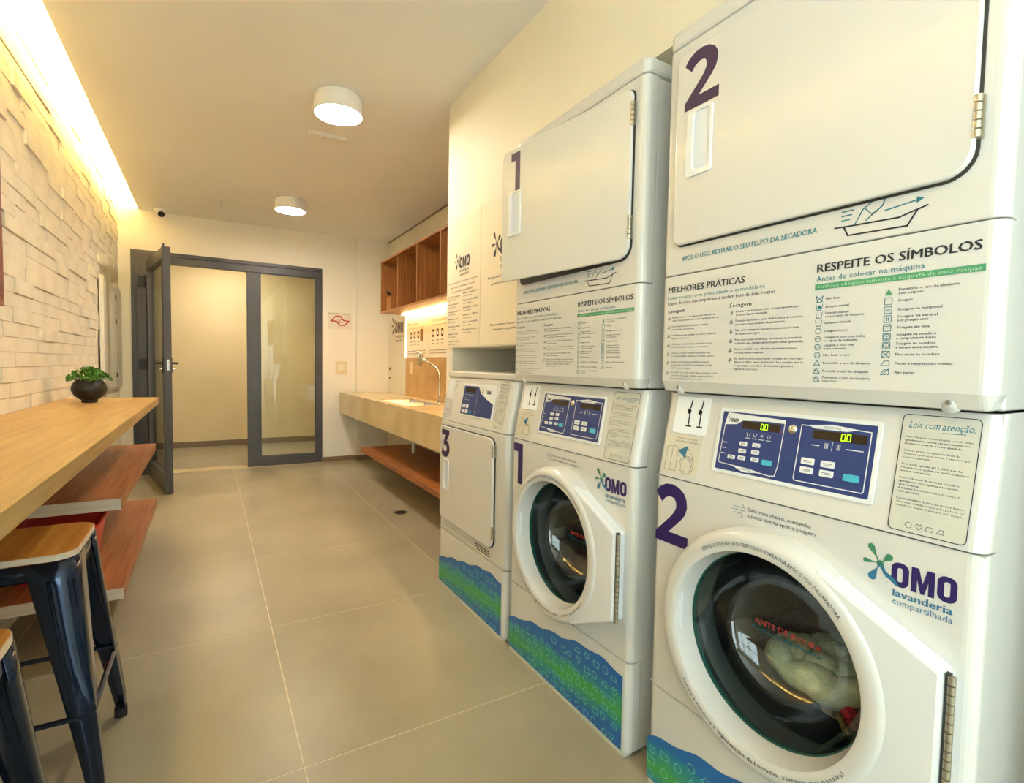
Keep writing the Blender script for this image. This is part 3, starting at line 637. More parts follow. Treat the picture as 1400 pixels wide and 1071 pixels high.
# ============================================================ MACHINES (local x: along the front toward the viewer, y: depth, z: up)
Wd = .682; DEP = .70; R0 = .022
def plan(W_, r, d, n=6):                 # plan outline of a front shell with rounded front corners
    out = [(0, d)]
    for i in range(n + 1): a = PI + .5 * PI * i / n; out.append((r + r * math.cos(a), r + r * math.sin(a)))
    for i in range(n + 1): a = 1.5 * PI + .5 * PI * i / n; out.append((W_ - r + r * math.cos(a), r + r * math.sin(a)))
    out.append((W_, d)); return out
def shell(W_, z0, z1, y0=0.0, y1=0.0, d=.048, r=R0):
    return MB().prism_z([(x, y + y0) for x, y in plan(W_, r, d - y0)], z0, z1, 0, (0, 0)) if y0 == y1 else slanted(W_, z0, z1, y0, y1, d, r)
def slanted(W_, z0, z1, y0, y1, d, r):
    A = [(x, min(y + y0, d) if y < d - y0 - 1e-6 else d) for x, y in plan(W_, r, d - y0)]
    B = [(x, y + y1) for x, y in plan(W_, r, .02)]; B = [(x, (y if (x not in (0, W_) or y < y1 + .019) else d + .02)) for x, y in B]
    n = len(A); mb = MB()
    return mb.add([(x, y, z0) for x, y in A] + [(x, y, z1) for x, y in B], [tuple(range(n)), tuple(range(2 * n - 1, n - 1, -1))] + [(i, (i + 1) % n, n + (i + 1) % n, n + i) for i in range(n)])
SL = .042; CZ0, CZ1 = .850, 1.067
def ys(z): return SL * (z - CZ0) / (CZ1 - CZ0)
def onslant(mb, lift):                   # move flat art at depth 0 onto the slanted control face
    mb.v = [(x, y + ys(z) - lift, z) for x, y, z in mb.v]; return mb
def graphic(t, W_):
    up = []
    N = 36
    for i in range(N + 1):
        u = i / N; z = .128 + .115 * (u ** .85) + .012 * math.sin(u * 9 + 1) * u + .004 * math.sin(u * 31) + (.02 * math.sin(u * PI) if 1 else 0); up.append((.003 + u * (W_ - .026), z))
    mb = MB(); y = -.0012
    vs = []; fs = []
    for x, z in up: vs += [(x, y, .014), (x, y, z)]
    for i in range(N): fs.append((2 * i, 2 * i + 2, 2 * i + 3, 2 * i + 1))
    mb.add(vs, fs); g = mb.build('wave_graphic', 'graphic', t, recalc=False)
    o = MB(); rnd = random.Random(3)
    for i in range(15):
        for j in range(6):
            x = .02 + i * .043 + rnd.uniform(-.008, .008); z = .03 + j * .036 + rnd.uniform(-.006, .006)
            top = up[min(N, max(0, int((x / W_) * N)))][1]
            if z > top - .02 or x > W_ - .04: continue
            kk = (i * 3 + j * 5) % 4; s = .011
            if kk == 0: P = circ(x, z, s, 12)
            elif kk == 1: P = [(x - s, z - s * .8), (x + s, z - s * .8), (x + s * 1.25, z + s * .8), (x - s * 1.25, z + s * .8)]
            elif kk == 2: P = [(x, z - s), (x + s, z + .3 * s), (x + s * .6, z + s), (x, z + .55 * s), (x - s * .6, z + s), (x - s, z + .3 * s)]
            else: P = [(x - s * 1.2, z - s * .6), (x + s * 1.2, z - s * .6), (x + s * .9, z + s * .5), (x - s * .2, z + s * .7)]
            o.line(P, .0022, -.0002, 0, True)
    o.v = [(a, y + b, c_) for a, b, c_ in o.v]; o.build('wave_outlines', 'graphicline', g, recalc=False)['kind'] = 'stuff'
def lower(t, W_, seam):
    shell(W_, .012, seam - .002).build('lower_panel', 'enamel', t, bevel=.003)
    MB().box(.01, W_ - .01, -.001, .03, 0, .0118).build('toe_strip', 'greypl', t)
    graphic(t, W_)
def screw(t, x, z, y):
    p = MB().lathe([(0, -.0005), (.005, -.0005), (.012, .004), (.018, .010)], (x, y - .001, z), 'y', n=20).build('screw_boss', 'enamel', t, smooth=True)
    MB().lathe([(0, -.0030), (.0035, -.0028), (.0052, .001)], (x, y - .0015, z), 'y', n=16).build('screw', 'steel', p, smooth=True)
def hinge_small(t, x, z0, z1, y=-.012):
    m = MB(); n = 5; h = (z1 - z0) / n
    for i in range(n): m.tube([(x, y, z0 + i * h + .001), (x, y, z0 + (i + 1) * h - .001)], .006, 10)
    m.box(x - .016, x, y + .004, y + .006, z0, z1); m.box(x, x + .007, y + .006, y + .009, z0, z1)
    return m.build('hinge', 'hingem', t, smooth=True)
def door_slab(t, W0, z0, z1, rs, numb, numrect, hd, name='door', xr=None):
    """door with origin on its hinge line; x0..x1 measured from the machine's left edge"""
    x0, x1 = W0
    piv = (x1, -.001, 0)
    d = MB().prism(rr(x0 - x1, 0, z0, z1, rs, 6), -.014, -.002).build(name, 'enamel', t, bevel=.004, loc=piv)
    hx0, hx1, hz0, hz1 = hd
    m = MB(); m.ringprism(rr(hx0 - x1, hx1 - x1, hz0, hz1, .006), rr(hx0 + .020 - x1, hx1 - .008 - x1, hz0 + .014, hz1 - .006, .012), -.018, -.0125)
    m.build('handle_plate', 'enamel2', d, bevel=.002)
    m = MB(); P = rr(hx0 + .019 - x1, hx1 - .007 - x1, hz0 + .013, hz1 - .005, .012); Q = rr(hx0 + .030 - x1, hx1 - .012 - x1, hz0 + .022, hz1 - .014, .010); n = len(P)
    m.add([(x, -.0150, z) for x, z in P] + [(x, -.0142, z) for x, z in Q], [(i, (i + 1) % n, n + (i + 1) % n, n + i) for i in range(n)] + [tuple(range(n, 2 * n))])
    m.build('handle_recess', mat('pale_blue_plastic', S(214, 224, 240), .2), d, smooth=True)
    m = MB(); nx0, nx1, nz0, nz1 = numrect; digit(m, numb, nx0 - x1, nx1 - x1, nz0, nz1, -.0148, -.0138); m.build('number', 'purple', d)
    return d
# printed instruction sheet of the stacked dryers
LAV = (('Roupas escuras e coloridas podem manchar as', 'claras. Lave separado, de roupas agrupadas em cor.'), ('Descubramos pecas delicadas e intimas', 'em saquinhos protetores.'), ('Certifique-se de esvaziar os bolsos, fechando', 'ziperes e botoes.'),
       ('Cuide bem da suas roupas, nao misture com', 'pecas de cozinha, limpeza ou capachos.'), ('Lembre-se de nao misturar suas pecas com', 'as dos pets. Elas devem ser lavadas a parte.'), ('Lavagem com dosagem automatica da marca', 'mais amada do Brasil e so amaciante que da', 'vida longa as roupas.'), ('Se preferir nao usar os produtos, escolha o ciclo', '"somente com agua" e utilize sempre produtos', 'em versoes liquidas. Nunca em po.'))
SEC = (('Sacuda bem as roupas antes de seca-las evita que', 'as pecas fiquem amassadas.'), ('Durante o processo, evite abrir a porta da secadora', 'para suas roupas secarem adequadamente.'), ('Nao sobrecarregue a secadora, suas pecas precisam', 'de espaco para girar.'), ('Para secar pecas volumosas, permaneca na lavanderia', 'e garanta que estejam girando para evitar queima-las.'),
       ('Nao e permitido secar edredons de tamanhos Queen', 'ou King nestas maquinas.'), ('Ao abrir a porta para retirar a roupa, tire seu felpo', '(fibra) do filtro antes de leva-las. Isso previne que as', 'roupas saiam com fiapos da maquina e garante a', 'higiene do processo.'))
SY1 = (('Nao lavar',), ('Lavagem manual',), ('Lavagem manual', 'ou por meio de maquinas'), ('Lavagem delicada',), ('Lavagem a seco',), ('Lavagem a seco com todos', 'os tipos de solvente'), ('Lavagem a seco com', 'hidrocarboneto'), ('Nao lavar a seco',), ('Permitido o uso de alvejante',), ('Proibido o uso de alvejante',), ('Permitido o uso de alvejante', 'com cloro'))
SY2 = (('Permitido o uso de alvejante', 'com oxigenio'), ('Secagem',), ('Secagem na horizontal',), ('Secagem na vertical', 'por gotejamento'), ('Secagem em varal',), ('Secagem na secadora', 'a temperatura baixa'), ('Secagem na secadora', 'a temperatura maxima'), ('Nao secar na secadora',), ('Passar a temperatura minima',), ('Nao passar',))
def dryer_print(t):
    m = MB(); y = -.0008
    text(m, 'APÓS O USO, RETIRAR O SEU FELPO DA SECADORA', .066, 1.400, .0105, .335, y, 1, 2, .035)
    # tray icon
    m.line([(.434, 1.401), (.452, 1.400), (.540, 1.397), (.581, 1.408)], .0028, y, 0); m.line([(.450, 1.400), (.458, 1.383), (.553, 1.380), (.566, 1.402)], .0028, y, 0)
    m.line([(.470, 1.402), (.482, 1.425), (.505, 1.440), (.518, 1.436), (.514, 1.424), (.498, 1.412), (.488, 1.404)], .0022, y, 1); m.line([(.486, 1.425), (.496, 1.414), (.506, 1.416)], .0018, y, 1)
    for q in range(3): m.line([(.446, 1.428 - q * .008), (.466 - q * .003, 1.428 - q * .008)], .0022, y, 1)
    m.line([(.518, 1.414), (.565, 1.420)], .0022, y, 1); m.flat([(.565, 1.426), (.576, 1.421), (.565, 1.415)], y, 1)
    text(m, 'MELHORES PRÁTICAS', .026, 1.3235, .0145, .220, y, 0, 2, .045)
    text(m, 'Lavar roupas com praticidade e comodidade', .025, 1.3065, .0085, .270, y, 1, 1, .004)
    text(m, 'Regras de ouro que simplificam e cuidam bem de suas roupas', .025, 1.2930, .0082, .294, y, 0, 1)
    text(m, 'Lavagem', .027, 1.2725, .0088, .054, y, 0, 1, .02); text(m, 'Secagem', .210, 1.2715, .0092, .055, y, 0, 1, .02)
    z = 1.2580
    for i, it in enumerate(LAV):
        spark(m, .031, z - .001, .0048, y, 0)
        for q, s in enumerate(it): text(m, s, .041, z - q * .0078, .0042, min(.142, len(s) * .0030), y, 0, 1, .012)
        z -= .0225 if i < 5 else .0265
    z = 1.2590
    for i, it in enumerate(SEC):
        spark(m, .216, z - .001, .0052, y, 0)
        for q, s in enumerate(it): text(m, s, .227, z - q * .0078, .0046, min(.158, len(s) * .0030), y, 0, 1, .012)
        z -= .0212
    text(m, 'RESPEITE OS SÍMBOLOS', .405, 1.3225, .0150, .250, y, 0, 2, .045)
    text(m, 'Antes de colocar na máquina', .404, 1.3045, .0100, .178, y, 1, 1, .008)
    m.flat([(.402, 1.2885), (.661, 1.2885), (.661, 1.2995), (.402, 1.2995)], y, 2)
    text(m, 'verifique obrigatoriamente a etiqueta de suas roupas', .406, 1.2910, .0066, .250, y - .0003, 3, 1, .008)
    def icon(x, z, kx):
        s = .0058; c_ = 1; wl_ = .0011
        if kx in (0, 2, 3, 1): m.line([(x - s * 1.1, z + s), (x - s * .7, z - s), (x + s * .7, z - s), (x + s * 1.1, z + s)], wl_, y, c_)
        if kx == 0: m.line([(x - s, z - s), (x + s, z + s)], wl_, y, c_); m.line([(x - s, z + s), (x + s, z - s)], wl_, y, c_)
        if kx == 1: m.flat(circ(x, z, s * .6, 8), y, c_)
        if kx in (4, 5, 6, 7): m.line(circ(x, z, s * .9, 14), wl_, y, c_, True)
        if kx in (5, 6, 7): m.line([(x - s * .4, z), (x + s * .4, z)], wl_, y, c_)
        if kx in (8, 9, 10): m.line([(x - s, z - s * .8), (x + s, z - s * .8), (x, z + s)], wl_, y, c_, True)
        if kx in (9, 10): m.line([(x - s, z + s * .5), (x + s, z - s * .5)], wl_, y, c_)
        if kx == 11: m.flat([(x - s, z - s * .9), (x + s, z - s * .9), (x, z + s)], y, 2)
        if kx >= 12 and kx < 19: m.line(rr(x - s, x + s, z - s, z + s, .001, 1), wl_, y, c_, True)
        if kx == 13: m.line([(x - s * .6, z), (x + s * .6, z)], wl_, y, c_)
        if kx == 14: m.line([(x - s * .2, z - s * .5), (x - s * .2, z + s * .5)], wl_, y, c_); m.line([(x + s * .2, z - s * .5), (x + s * .2, z + s * .5)], wl_, y, c_)
        if kx == 15: m.line([(x - s, z + s * .5), (x + s, z + s * .5)], wl_, y, c_)
        if kx in (16, 17): m.line(circ(x, z, s * .75, 12), wl_, y, c_, True); m.flat(circ(x, z, s * .2, 6), y, c_)
        if kx == 18: m.line([(x - s, z - s), (x + s, z + s)], wl_, y, c_); m.line([(x - s, z + s), (x + s, z - s)], wl_, y, c_)
        if kx in (19, 20): m.line([(x - s * 1.2, z - s * .7), (x + s * 1.1, z - s * .7), (x + s, z + s * .7), (x - s * .3, z + s * .7)], wl_, y, c_, True)
        if kx == 20: m.line([(x - s, z - s), (x + s, z + s)], wl_, y, c_)
    for i, it in enumerate(SY1):
        z = 1.270 - i * .0155; icon(.412, z, i)
        for q, s in enumerate(it): text(m, s, .424, z - .002 - (q - (len(it) - 1) * .5) * .0066, .0046, len(s) * .0030, y, 0, 1, .012)
    for i, it in enumerate(SY2):
        z = 1.270 - i * .0155; icon(.531, z, 11 + i)
        for q, s in enumerate(it): text(m, s, .546, z - .002 - (q - (len(it) - 1) * .5) * .0066, .0046, len(s) * .0030, y, 0, 1, .012)
    m.build('instruction_print', ['ink', 'tealp', 'greenp', 'palegreen'], t, recalc=False)

def make_dryer(Yb, numb, label, angle=0, gap=0):
    t = empty('tumble_dryer', (XF, Yb, 0), -PI / 2); tag(t, label, 'dryer', 'white front-loading dryers')
    MB().box(.003, Wd - .003, .049, DEP, 1.072, 1.93).build('cabinet', 'enamel', t, bevel=.004)
    m = MB(); m.prism_z([(x, y) for x, y in plan(Wd, R0, .72)], 1.934, 1.978); m.build('lid', 'enamel', t, bevel=.010)
    shell(Wd, 1.3675, 1.931).build('upper_front', 'enamel', t, bevel=.003)
    # lower front: vertical sheet then tapering in at the bottom
    A = plan(Wd, R0, .048); n = len(A); ins = [(min(max(x, .012), Wd - .012), y if y > .047 else y + .012) for x, y in A]
    MB().add([(x, y, 1.3655) for x, y in A] + [(x, y, 1.098) for x, y in A] + [(x, y, 1.072) for x, y in ins],
             [tuple(range(n)), tuple(range(3 * n - 1, 2 * n - 1, -1))] + [(q * n + i, q * n + (i + 1) % n, (q + 1) * n + (i + 1) % n, (q + 1) * n + i) for q in range(2) for i in range(n)]).build('lower_front', 'enamel', t, bevel=.0025)
    MB().prism(rr(.042, .645, 1.4345, 1.9055, (.024, .044, .024, .028), 6), -.0030, .001).build('door_shade_plate', 'gap', t)  # dark plate stands in for the shadow behind and around the door
    d = door_slab(t, (.045, .642), 1.4375, 1.9025, (.022, .042, .022, .026), numb, {'2': (.070, .170, 1.757, 1.890), '1': (.098, .148, 1.752, 1.885)}[numb], (.083, .157, 1.594, 1.750))
    d.rotation_euler = (0, 0, math.radians(angle))
    hinge_small(t, .643, 1.49, 1.556); hinge_small(t, .643, 1.80, 1.866)
    dryer_print(t)
    screw(t, .063, 1.083, .0065); screw(t, .622, 1.083, .0065)
    return t
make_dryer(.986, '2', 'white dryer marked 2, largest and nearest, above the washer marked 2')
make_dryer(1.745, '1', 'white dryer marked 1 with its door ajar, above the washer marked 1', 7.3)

NOT = (('Evite cobranças desnecessárias, ou não utilize', 0), ('agendamentos: cancele seu agendamento até', 1), ('30 minutos antes do horário agendado.', 1), None, ('Caso se atrase, há uma tolerância de', 0), ('15 minutos para você iniciar o seu ciclo após', 0), ('o horário agendado.', 0), None,
       ('Você pode agendar até 2 ciclos por dia.', 1), ('Máquinas livres podem ser usadas a qualquer', 0), ('momento sem agendar.', 0), None, ('Evite o bloqueio da máquina, cancele o', 1), ('agendamento ou compareça até o horário', 1), ('de tolerância.', 1), ('A máquina ficará bloqueada pelo tempo do', 0), ('ciclo agendado.', 0), None,
       ('É possível utilizar 2 ciclos ao mesmo tempo.', 1), ('Caso esteja a família, nesses ciclos poderão ser', 0), ('mantidos ao finalizar o primeiro ciclo iniciado.', 0))
def notice(t, x0, x1, z0, z1, script=True):
    m = MB().prism(rr(x0, x1, z0, z1, .008), 0, .001); onslant(m, .0015); p = m.build('notice_plaque', 'greypl', t)
    m = MB().line(rr(x0, x1, z0, z1, .008), .0013, 0, 0, True); y = -.0002; w = x1 - x0 - .014
    if script:
        text(m, 'Leia com', x0 + .010, z1 - .0225, .0115, w * .46, y, 1, 2, 0, 'l', .25); text(m, 'atenção.', x0 + .010 + w * .50, z1 - .0225, .0115, w * .47, y, 1, 2, 0, 'l', .25)
        m.line([(x0 + .012 + w * .5, z1 - .0275), (x0 + w * .95, z1 - .0265)], .0012, y, 1)
        z = z1 - .040; st = (z1 - z0 - .075) / len(NOT)
    else: text(m, 'RECOMENDAÇÕES DE USO', x0 + .005, z1 - .014, .007, w, y, 0, 1, .02); z = z1 - .026; st = (z1 - z0 - .035) / len(NOT)
    for it in NOT:
        if it: text(m, it[0], x0 + .007, z, st * .55, min(w, len(it[0]) * w / 43), y, 0, 1, .02 if it[1] else 0)
        z -= st
    if script:
        s = .0048; cx = x0 + .030; zz = z0 + .012
        m.line(circ(cx, zz, s, 14), .0008, y, 2, True); cx += .015; m.line([(cx, zz - s), (cx + s, zz + s * .3), (cx + s * .5, zz + s), (cx, zz + s * .4), (cx - s * .5, zz + s), (cx - s, zz + s * .3)], .0008, y, 2, True)
        cx += .015; m.line(rr(cx - s, cx + s, zz - s * .7, zz + s * .7, .0015, 2), .0008, y, 2, True); cx += .015; m.line([(cx - s, zz - s * .7), (cx + s, zz - s * .7), (cx + s * .7, zz + s * .7), (cx - s * .2, zz + s * .7)], .0008, y, 2, True)
    onslant(m, .0016); m.build('plaque_print', ['ink', 'bluep', 'inkgrey'], p, recalc=False)
SEG = {'0': 'abcdef'}
def led00(mb, x, z, h, y, mi, dx=.0):
    w = h * .52
    for q in range(2):
        a = x + q * (w + h * .28); b = a + w
        for P in (((a, z), (b, z)), ((a, z + h), (b, z + h)), ((a, z), (a, z + h * .46)), ((a, z + h * .54), (a, z + h)), ((b, z), (b, z + h * .46)), ((b, z + h * .54), (b, z + h))):
            mb.line([(P[0][0] + .0008 * (P[0][0] < P[1][0]), P[0][1]), P[1]], h * .10, y, mi)
def wash_board(t, lit):
    m = MB().prism(rr(.172, .520, .889, 1.040, .006), -.002, .001); onslant(m, .0018); p = m.build('control_board', 'enamel2', t, bevel=.001)
    m = MB(); y = 0
    m.flat(rr(.182, .512, .8975, 1.0315, .002, 2), y, 0)
    # left cluster
    m.flat([(.195, 1.028), (.335, 1.0235), (.337, 1.0165), (.300, 1.0175), (.236, 1.014), (.222, 1.0045), (.190, 1.001)], y - .0002, 1)
    m.line([(.196, 1.0285), (.336, 1.0235), (.334, .926), (.330, .9055), (.318, .9035), (.238, .9105), (.192, .9125), (.189, .9175), (.1915, 1.001)], .0018, y - .0003, 1, True)
    m.flat([(.222, .9115), (.252, .9015), (.262, .9005), (.300, .906), (.270, .910)], y - .0002, 1)
    text(m, 'LAVADORA', .247, .905, .004, .028, y - .0004, 5, 1)
    omo(m, .206, 1.0085, .0085, y - .0004, (5, 6, 6), False)
    for i in range(4):
        cx = .255 + i * .0165; s = .0042
        if i in (0, 1): m.line([(cx - s, .988), (cx - s * .6, .981), (cx + s * .6, .981), (cx + s, .988)], .0009, y - .0003, 1)
        elif i == 2: spark(m, cx, .9845, .0035, y - .0003, 1)
        else: m.line(circ(cx, .9845, .0036, 10), .0009, y - .0003, 1, True)
        m.line([(cx - .0055, .9765), (cx + .0055, .9765)], .0013, y - .0003, 1)
    for q in range(3): m.line([(.193, .9605 - q * .0125), (.2035, .9600 - q * .0125)], .0016, y - .0003, 1)
    m.line([(.300, 1.0005), (.331, .9985)], .0014, y - .0003, 3)
    # right cluster
    m.line([(.372, 1.019), (.385, 1.019), (.432, 1.0245), (.480, 1.0195), (.503, 1.018), (.503, .9095), (.500, .9065), (.374, .9060), (.3705, .9095)], .0018, y - .0003, 1, True)
    m.flat([(.385, 1.0195), (.432, 1.0245), (.480, 1.0195), (.460, 1.0145), (.400, 1.0145)], y - .0002, 1)
    text(m, 'SECADORA', .415, 1.0168, .004, .034, y - .0004, 5, 1)
    m.line([(.398, .9815), (.412, .9815)], .0016, y - .0003, 1); m.line([(.463, .9815), (.493, .9815)], .0016, y - .0003, 1); m.line([(.437, .975), (.437, .992)], .001, y - .0003, 1)
    for cx in (.426, .449):
        for q in (-1, 0, 1): m.line([(cx + q * .0026, .978), (cx + q * .0026, .988)], .001, y - .0003, 1)
    onslant(m, .0042); m.build('face_film', ['blueboard', 'white', 'cyan', 'red', 'palegreen', 'ink', 'splatg'], p, recalc=False)
    for (a, b, c_, d_), (nx, nz, nh) in (((.237, .327, .9965, 1.0135), (.283, .9992, .0115)), ((.397, .497, .9945, 1.0115), (.452, .9968, .0125))):
        m = MB(); m.flat([(a, c_), (b, c_), (b, d_), (a, d_)], -.0006, 0); onslant(m, .0042); ds = m.build('display', 'display', p, recalc=False)
        if lit:
            m = MB(); led00(m, nx, nz, nh, -.0009, 0); onslant(m, .0042); m.build('display_digits', 'digit', p, recalc=False)
    def key(x, z, kind=0, w=.0185, h=.0088):
        m = MB().prism(rr(x - w / 2, x + w / 2, z - h / 2, z + h / 2, .0018, 3), -.0016, .0002)
        if not kind: m.line([(x - w * .3, z + .0012), (x + w * .3, z + .0012)], .001, -.0018, 1); m.line([(x - w * .24, z - .0014), (x + w * .3, z - .0014)], .0008, -.0018, 1)
        onslant(m, .0042); m.build('button', ['cyan' if kind else 'white', 'ink'], p)
    for x, z in ((.2465, .9625), (.2785, .9635), (.2465, .9465), (.2785, .9480), (.2475, .9310), (.2800, .9320), (.2210, .9295)): key(x, z)
    key(.3090, .9300, 1, .023, .0115)
    for x, z in ((.3950, .9480), (.4340, .9480), (.3950, .9300), (.4340, .9300)): key(x, z, 0, .026, .0125)
    key(.4790, .9300, 1, .028, .0130)
    m = MB().lathe([(0, -.004), (.004, -.006), (.0065, -.005), (.0095, -.003), (.0105, .002)], (0, 0, 0), 'y', n=24); m.shift((.3545, 0, 1.0080)); onslant(m, .003); m.build('key_lock', 'chrome', p, smooth=True)
def make_washer(Yb, numb, label, lit):
    t = empty('washing_machine', (XF, Yb, 0), -PI / 2); tag(t, label, 'washer', 'white front-loading washers')
    MB().box(.003, .006, .0485, DEP, .012, 1.068).box(Wd - .006, Wd - .003, .0485, DEP, .012, 1.068).box(.006, Wd - .006, DEP - .003, DEP, .012, 1.068).build('cabinet', 'enamel', t)
    lower(t, Wd, .280)
    # front panel with a round opening
    cx, cz = .333, .533; z0, z1 = .282, .847; N = 48
    m = MB(); cir = circ(cx, cz, .214, N); out = []
    for x, z in cir:
        dx, dz = x - cx, z - cz; k1 = ((Wd - R0 - cx) / dx) if dx > 1e-6 else ((R0 - cx) / dx if dx < -1e-6 else 1e9); k2 = ((z1 - cz) / dz) if dz > 1e-6 else ((z0 - cz) / dz if dz < -1e-6 else 1e9)
        kk = min(k1, k2); out.append((cx + dx * kk, cz + dz * kk))
    for ccx, ccz in ((R0, z0), (Wd - R0, z0), (Wd - R0, z1), (R0, z1)):
        i = min(range(N), key=lambda q: (out[q][0] - ccx) ** 2 + (out[q][1] - ccz) ** 2); out[i] = (ccx, ccz)
    m.add([(x, 0, z) for x, z in out] + [(x, 0, z) for x, z in cir], [(i, (i + 1) % N, N + (i + 1) % N, N + i) for i in range(N)])
    for sgn in (0, 1):
        P = [(R0 - R0 * math.sin(a * PI / 12), R0 - R0 * math.cos(a * PI / 12)) for a in range(7)] + [(0, .048)]
        if sgn: P = [(Wd - x, y) for x, y in P]
        n = len(P); m.add([(x, y, z0) for x, y in P] + [(x, y, z1) for x, y in P], [(i, i + 1, n + i + 1, n + i) for i in range(n - 1)])
    m.box(.001, Wd - .001, .004, .048, z0, z0 + .002); m.box(.001, Wd - .001, .004, .048, z1 - .002, z1)
    m.build('front_panel', 'enamel', t, recalc=False)
    slanted(Wd, .8495, CZ1, 0, SL, .048, R0).build('control_section', 'enamel', t, bevel=.002)
    wash_board(t, lit); notice(t, .548, .657, .858, 1.057)
    # dispenser window with two black latches, and the how-to sticker under it
    m = MB().prism(rr(.034, .140, .965, 1.058, .006), 0, .001); onslant(m, .0015); d = m.build('dispenser_plate', mat('reflection_white_plastic', S(244, 248, 252), .1), t)  # near-white colour stands in for the window mirrored in the clear plate
    for x in (.082, .116):
        m = MB(); m.line([(x + .002, 1.050), (x, 1.033), (x - .006, 1.024), (x, 1.014), (x, .988)], .0038, 0, 0); m.line([(x - .006, .985), (x + .008, .985)], .004, 0, 0); m.flat(circ(x - .003, 1.022, .0065, 10), 0, 0); onslant(m, .0020); m.build('latch', 'rubber', d, recalc=False)
    m = MB().prism(rr(.018, .131, .862, .962, .005), 0, .001); onslant(m, .0014); d = m.build('usage_sticker', mat('pale_sticker', S(216, 210, 194), .4), t)
    m = MB(); y = 0
    text(m, 'Mantenha a tampa da gaveta', .056, .951, .0042, .062, y, 0, 1); text(m, 'e filtros de detergente sempre limpos', .050, .943, .0045, .072, y, 0, 1, .02)
    m.line([(.028, .868), (.028, .925), (.044, .932), (.064, .928), (.064, .868)], .0010, y, 0, True); m.line([(.046, .868), (.046, .930)], .0010, y, 0)
    m.line(circ(.096, .888, .022, 24), .0012, y, 0, True); m.line(circ(.096, .888, .017, 20), .0008, y, 0, True)
    m.flat([(.064, .921), (.094, .936), (.088, .905)], y, 1); m.line([(.094, .930), (.108, .915), (.118, .895)], .001, y, 0); m.line([(.090, .908), (.104, .900), (.112, .885)], .001, y, 0)
    onslant(m, .0018); m.build('sticker_print', ['inkgrey', 'splatb'], d, recalc=False)
    # printed marks on the front panel
    m = MB(); digit(m, numb, *((.006, .114) if numb == '2' else (.018, .083)), .677, .833, -.0008, .0002); m.build('number', 'navy', t)
    m = MB(); omo(m, .558, .759, .0425, -.0006, (0, 1, 2), False); text(m, 'lavanderia', .562, .7415, .0125, .084, -.0006, 2, 2, .05); text(m, 'compartilhada', .562, .7275, .0105, .085, -.0006, 2, 2, .005); m.build('logo', ['navy', 'splatg', 'splatb'], t, recalc=False)
    m = MB(); y = -.0006
    text(m, 'Evite mau cheiro, mantenha', .276, .8175, .0080, .140, y, 0, 2); text(m, 'a porta aberta após a lavagem', .276, .8045, .0080, .149, y, 0, 2)
    for q, (a, b, zz) in enumerate(((.240, .262, .822), (.236, .266, .815), (.243, .260, .808))):
        m.line([(a, zz), (b, zz)] + [(b + .004 * math.sin(u * .5), zz + (.004 - .004 * math.cos(u * .5)) * (1 if q < 2 else -1)) for u in range(1, 7)], .0011, y, 1)
    m.build('odour_print', ['ink', 'splatb'], t, recalc=False)
    # door: ring plus hinge plate
    d = MB().lathe([(.214, .002), (.258, .001), (.2585, -.018), (.254, -.036), (.244, -.047), (.236, -.050), (.216, -.050), (.210, -.047), (.204, -.020), (.2005, .010), (.206, .012)], (cx, 0, cz), 'y', n=96)
    dd = d.build('door', 'enamel', t, smooth=True)
    a1 = math.radians(62); P = [(cx + .2555 * math.cos(a1), cz + .2555 * math.sin(a1)), (.654, cz + .128), (.654, cz - .128), (cx + .2555 * math.cos(a1), cz - .2555 * math.sin(a1))]
    for i in range(13): a = -a1 + 2 * a1 * i / 12; P.append((cx + .236 * math.cos(a), cz + .236 * math.sin(a)))
    MB().prism(P, -.0440, .0015).build('hinge_plate', 'enamel2', dd, bevel=.008)
    m = MB(); m.box(.6545, .6610, -.0385, -.030, cz - .130, cz + .130, 0); nk = 17
    for i in range(nk): zz = cz - .128 + .256 * i / nk; m.tube([(.6625, -.036, zz + .001), (.6625, -.036, zz + .256 / nk - .001)], .0055, 10, 1)
    m.build('piano_hinge', ['gasket', 'hingem'], dd, smooth=True)
    m = MB(); m.box(.0, .012, -.035, -.028, -.045, .045); g = m.build('latch_plate', 'enamel2', dd, bevel=.002, loc=(cx - .2115, .0, cz + .01))
    m = MB()
    text(m, 'VERIFIQUE E RETIRE SEUS OBJETOS DA BORRACHA APÓS O USO DA LAVADORA.', 0, 0, .0080, .330, -.0508, 0, 1, .0, 'c', bend=(cx, cz, .2225, math.radians(84), 1))
    text(m, 'Solicite à zeladoria a', 0, 0, .0080, .118, -.0508, 0, 1, .0, 'l', bend=(cx, cz, .2295, math.radians(219.5), -1))
    text(m, 'higienização da borracha', 0, 0, .0085, .146, -.0508, 0, 1, .02, 'l', bend=(cx, cz, .2295, math.radians(251), -1))
    text(m, 'sempre que possível', 0, 0, .0080, .145, -.0508, 0, 1, .0, 'l', bend=(cx, cz, .2295, math.radians(290), -1))
    m.build('ring_print', ['ink'], dd, recalc=False)['kind'] = 'stuff'
    # glass bowl reaching into the drum
    m = MB().lathe([(.2035, .004), (.198, .008), (.194, .035), (.185, .066), (.171, .094), (.150, .120), (.122, .140), (.088, .154), (.045, .163), (.0, .166)], (cx, 0, cz), 'y', n=72)
    gl = m.build('glass_bowl', 'bowl', dd, smooth=True, recalc=False)
    MB().lathe([(.1985, .006), (.2055, .002), (.2055, .014), (.1985, .016)], (cx, 0, cz), 'y', n=72, close=True).build('glass_rim', mat('sea_green_rim', S(34, 82, 76), .25), dd, smooth=True)
    m = MB(); text(m, 'ANTE DE ROUPA', .215, .508, .0125, .162, .134, 0, 2, .02)
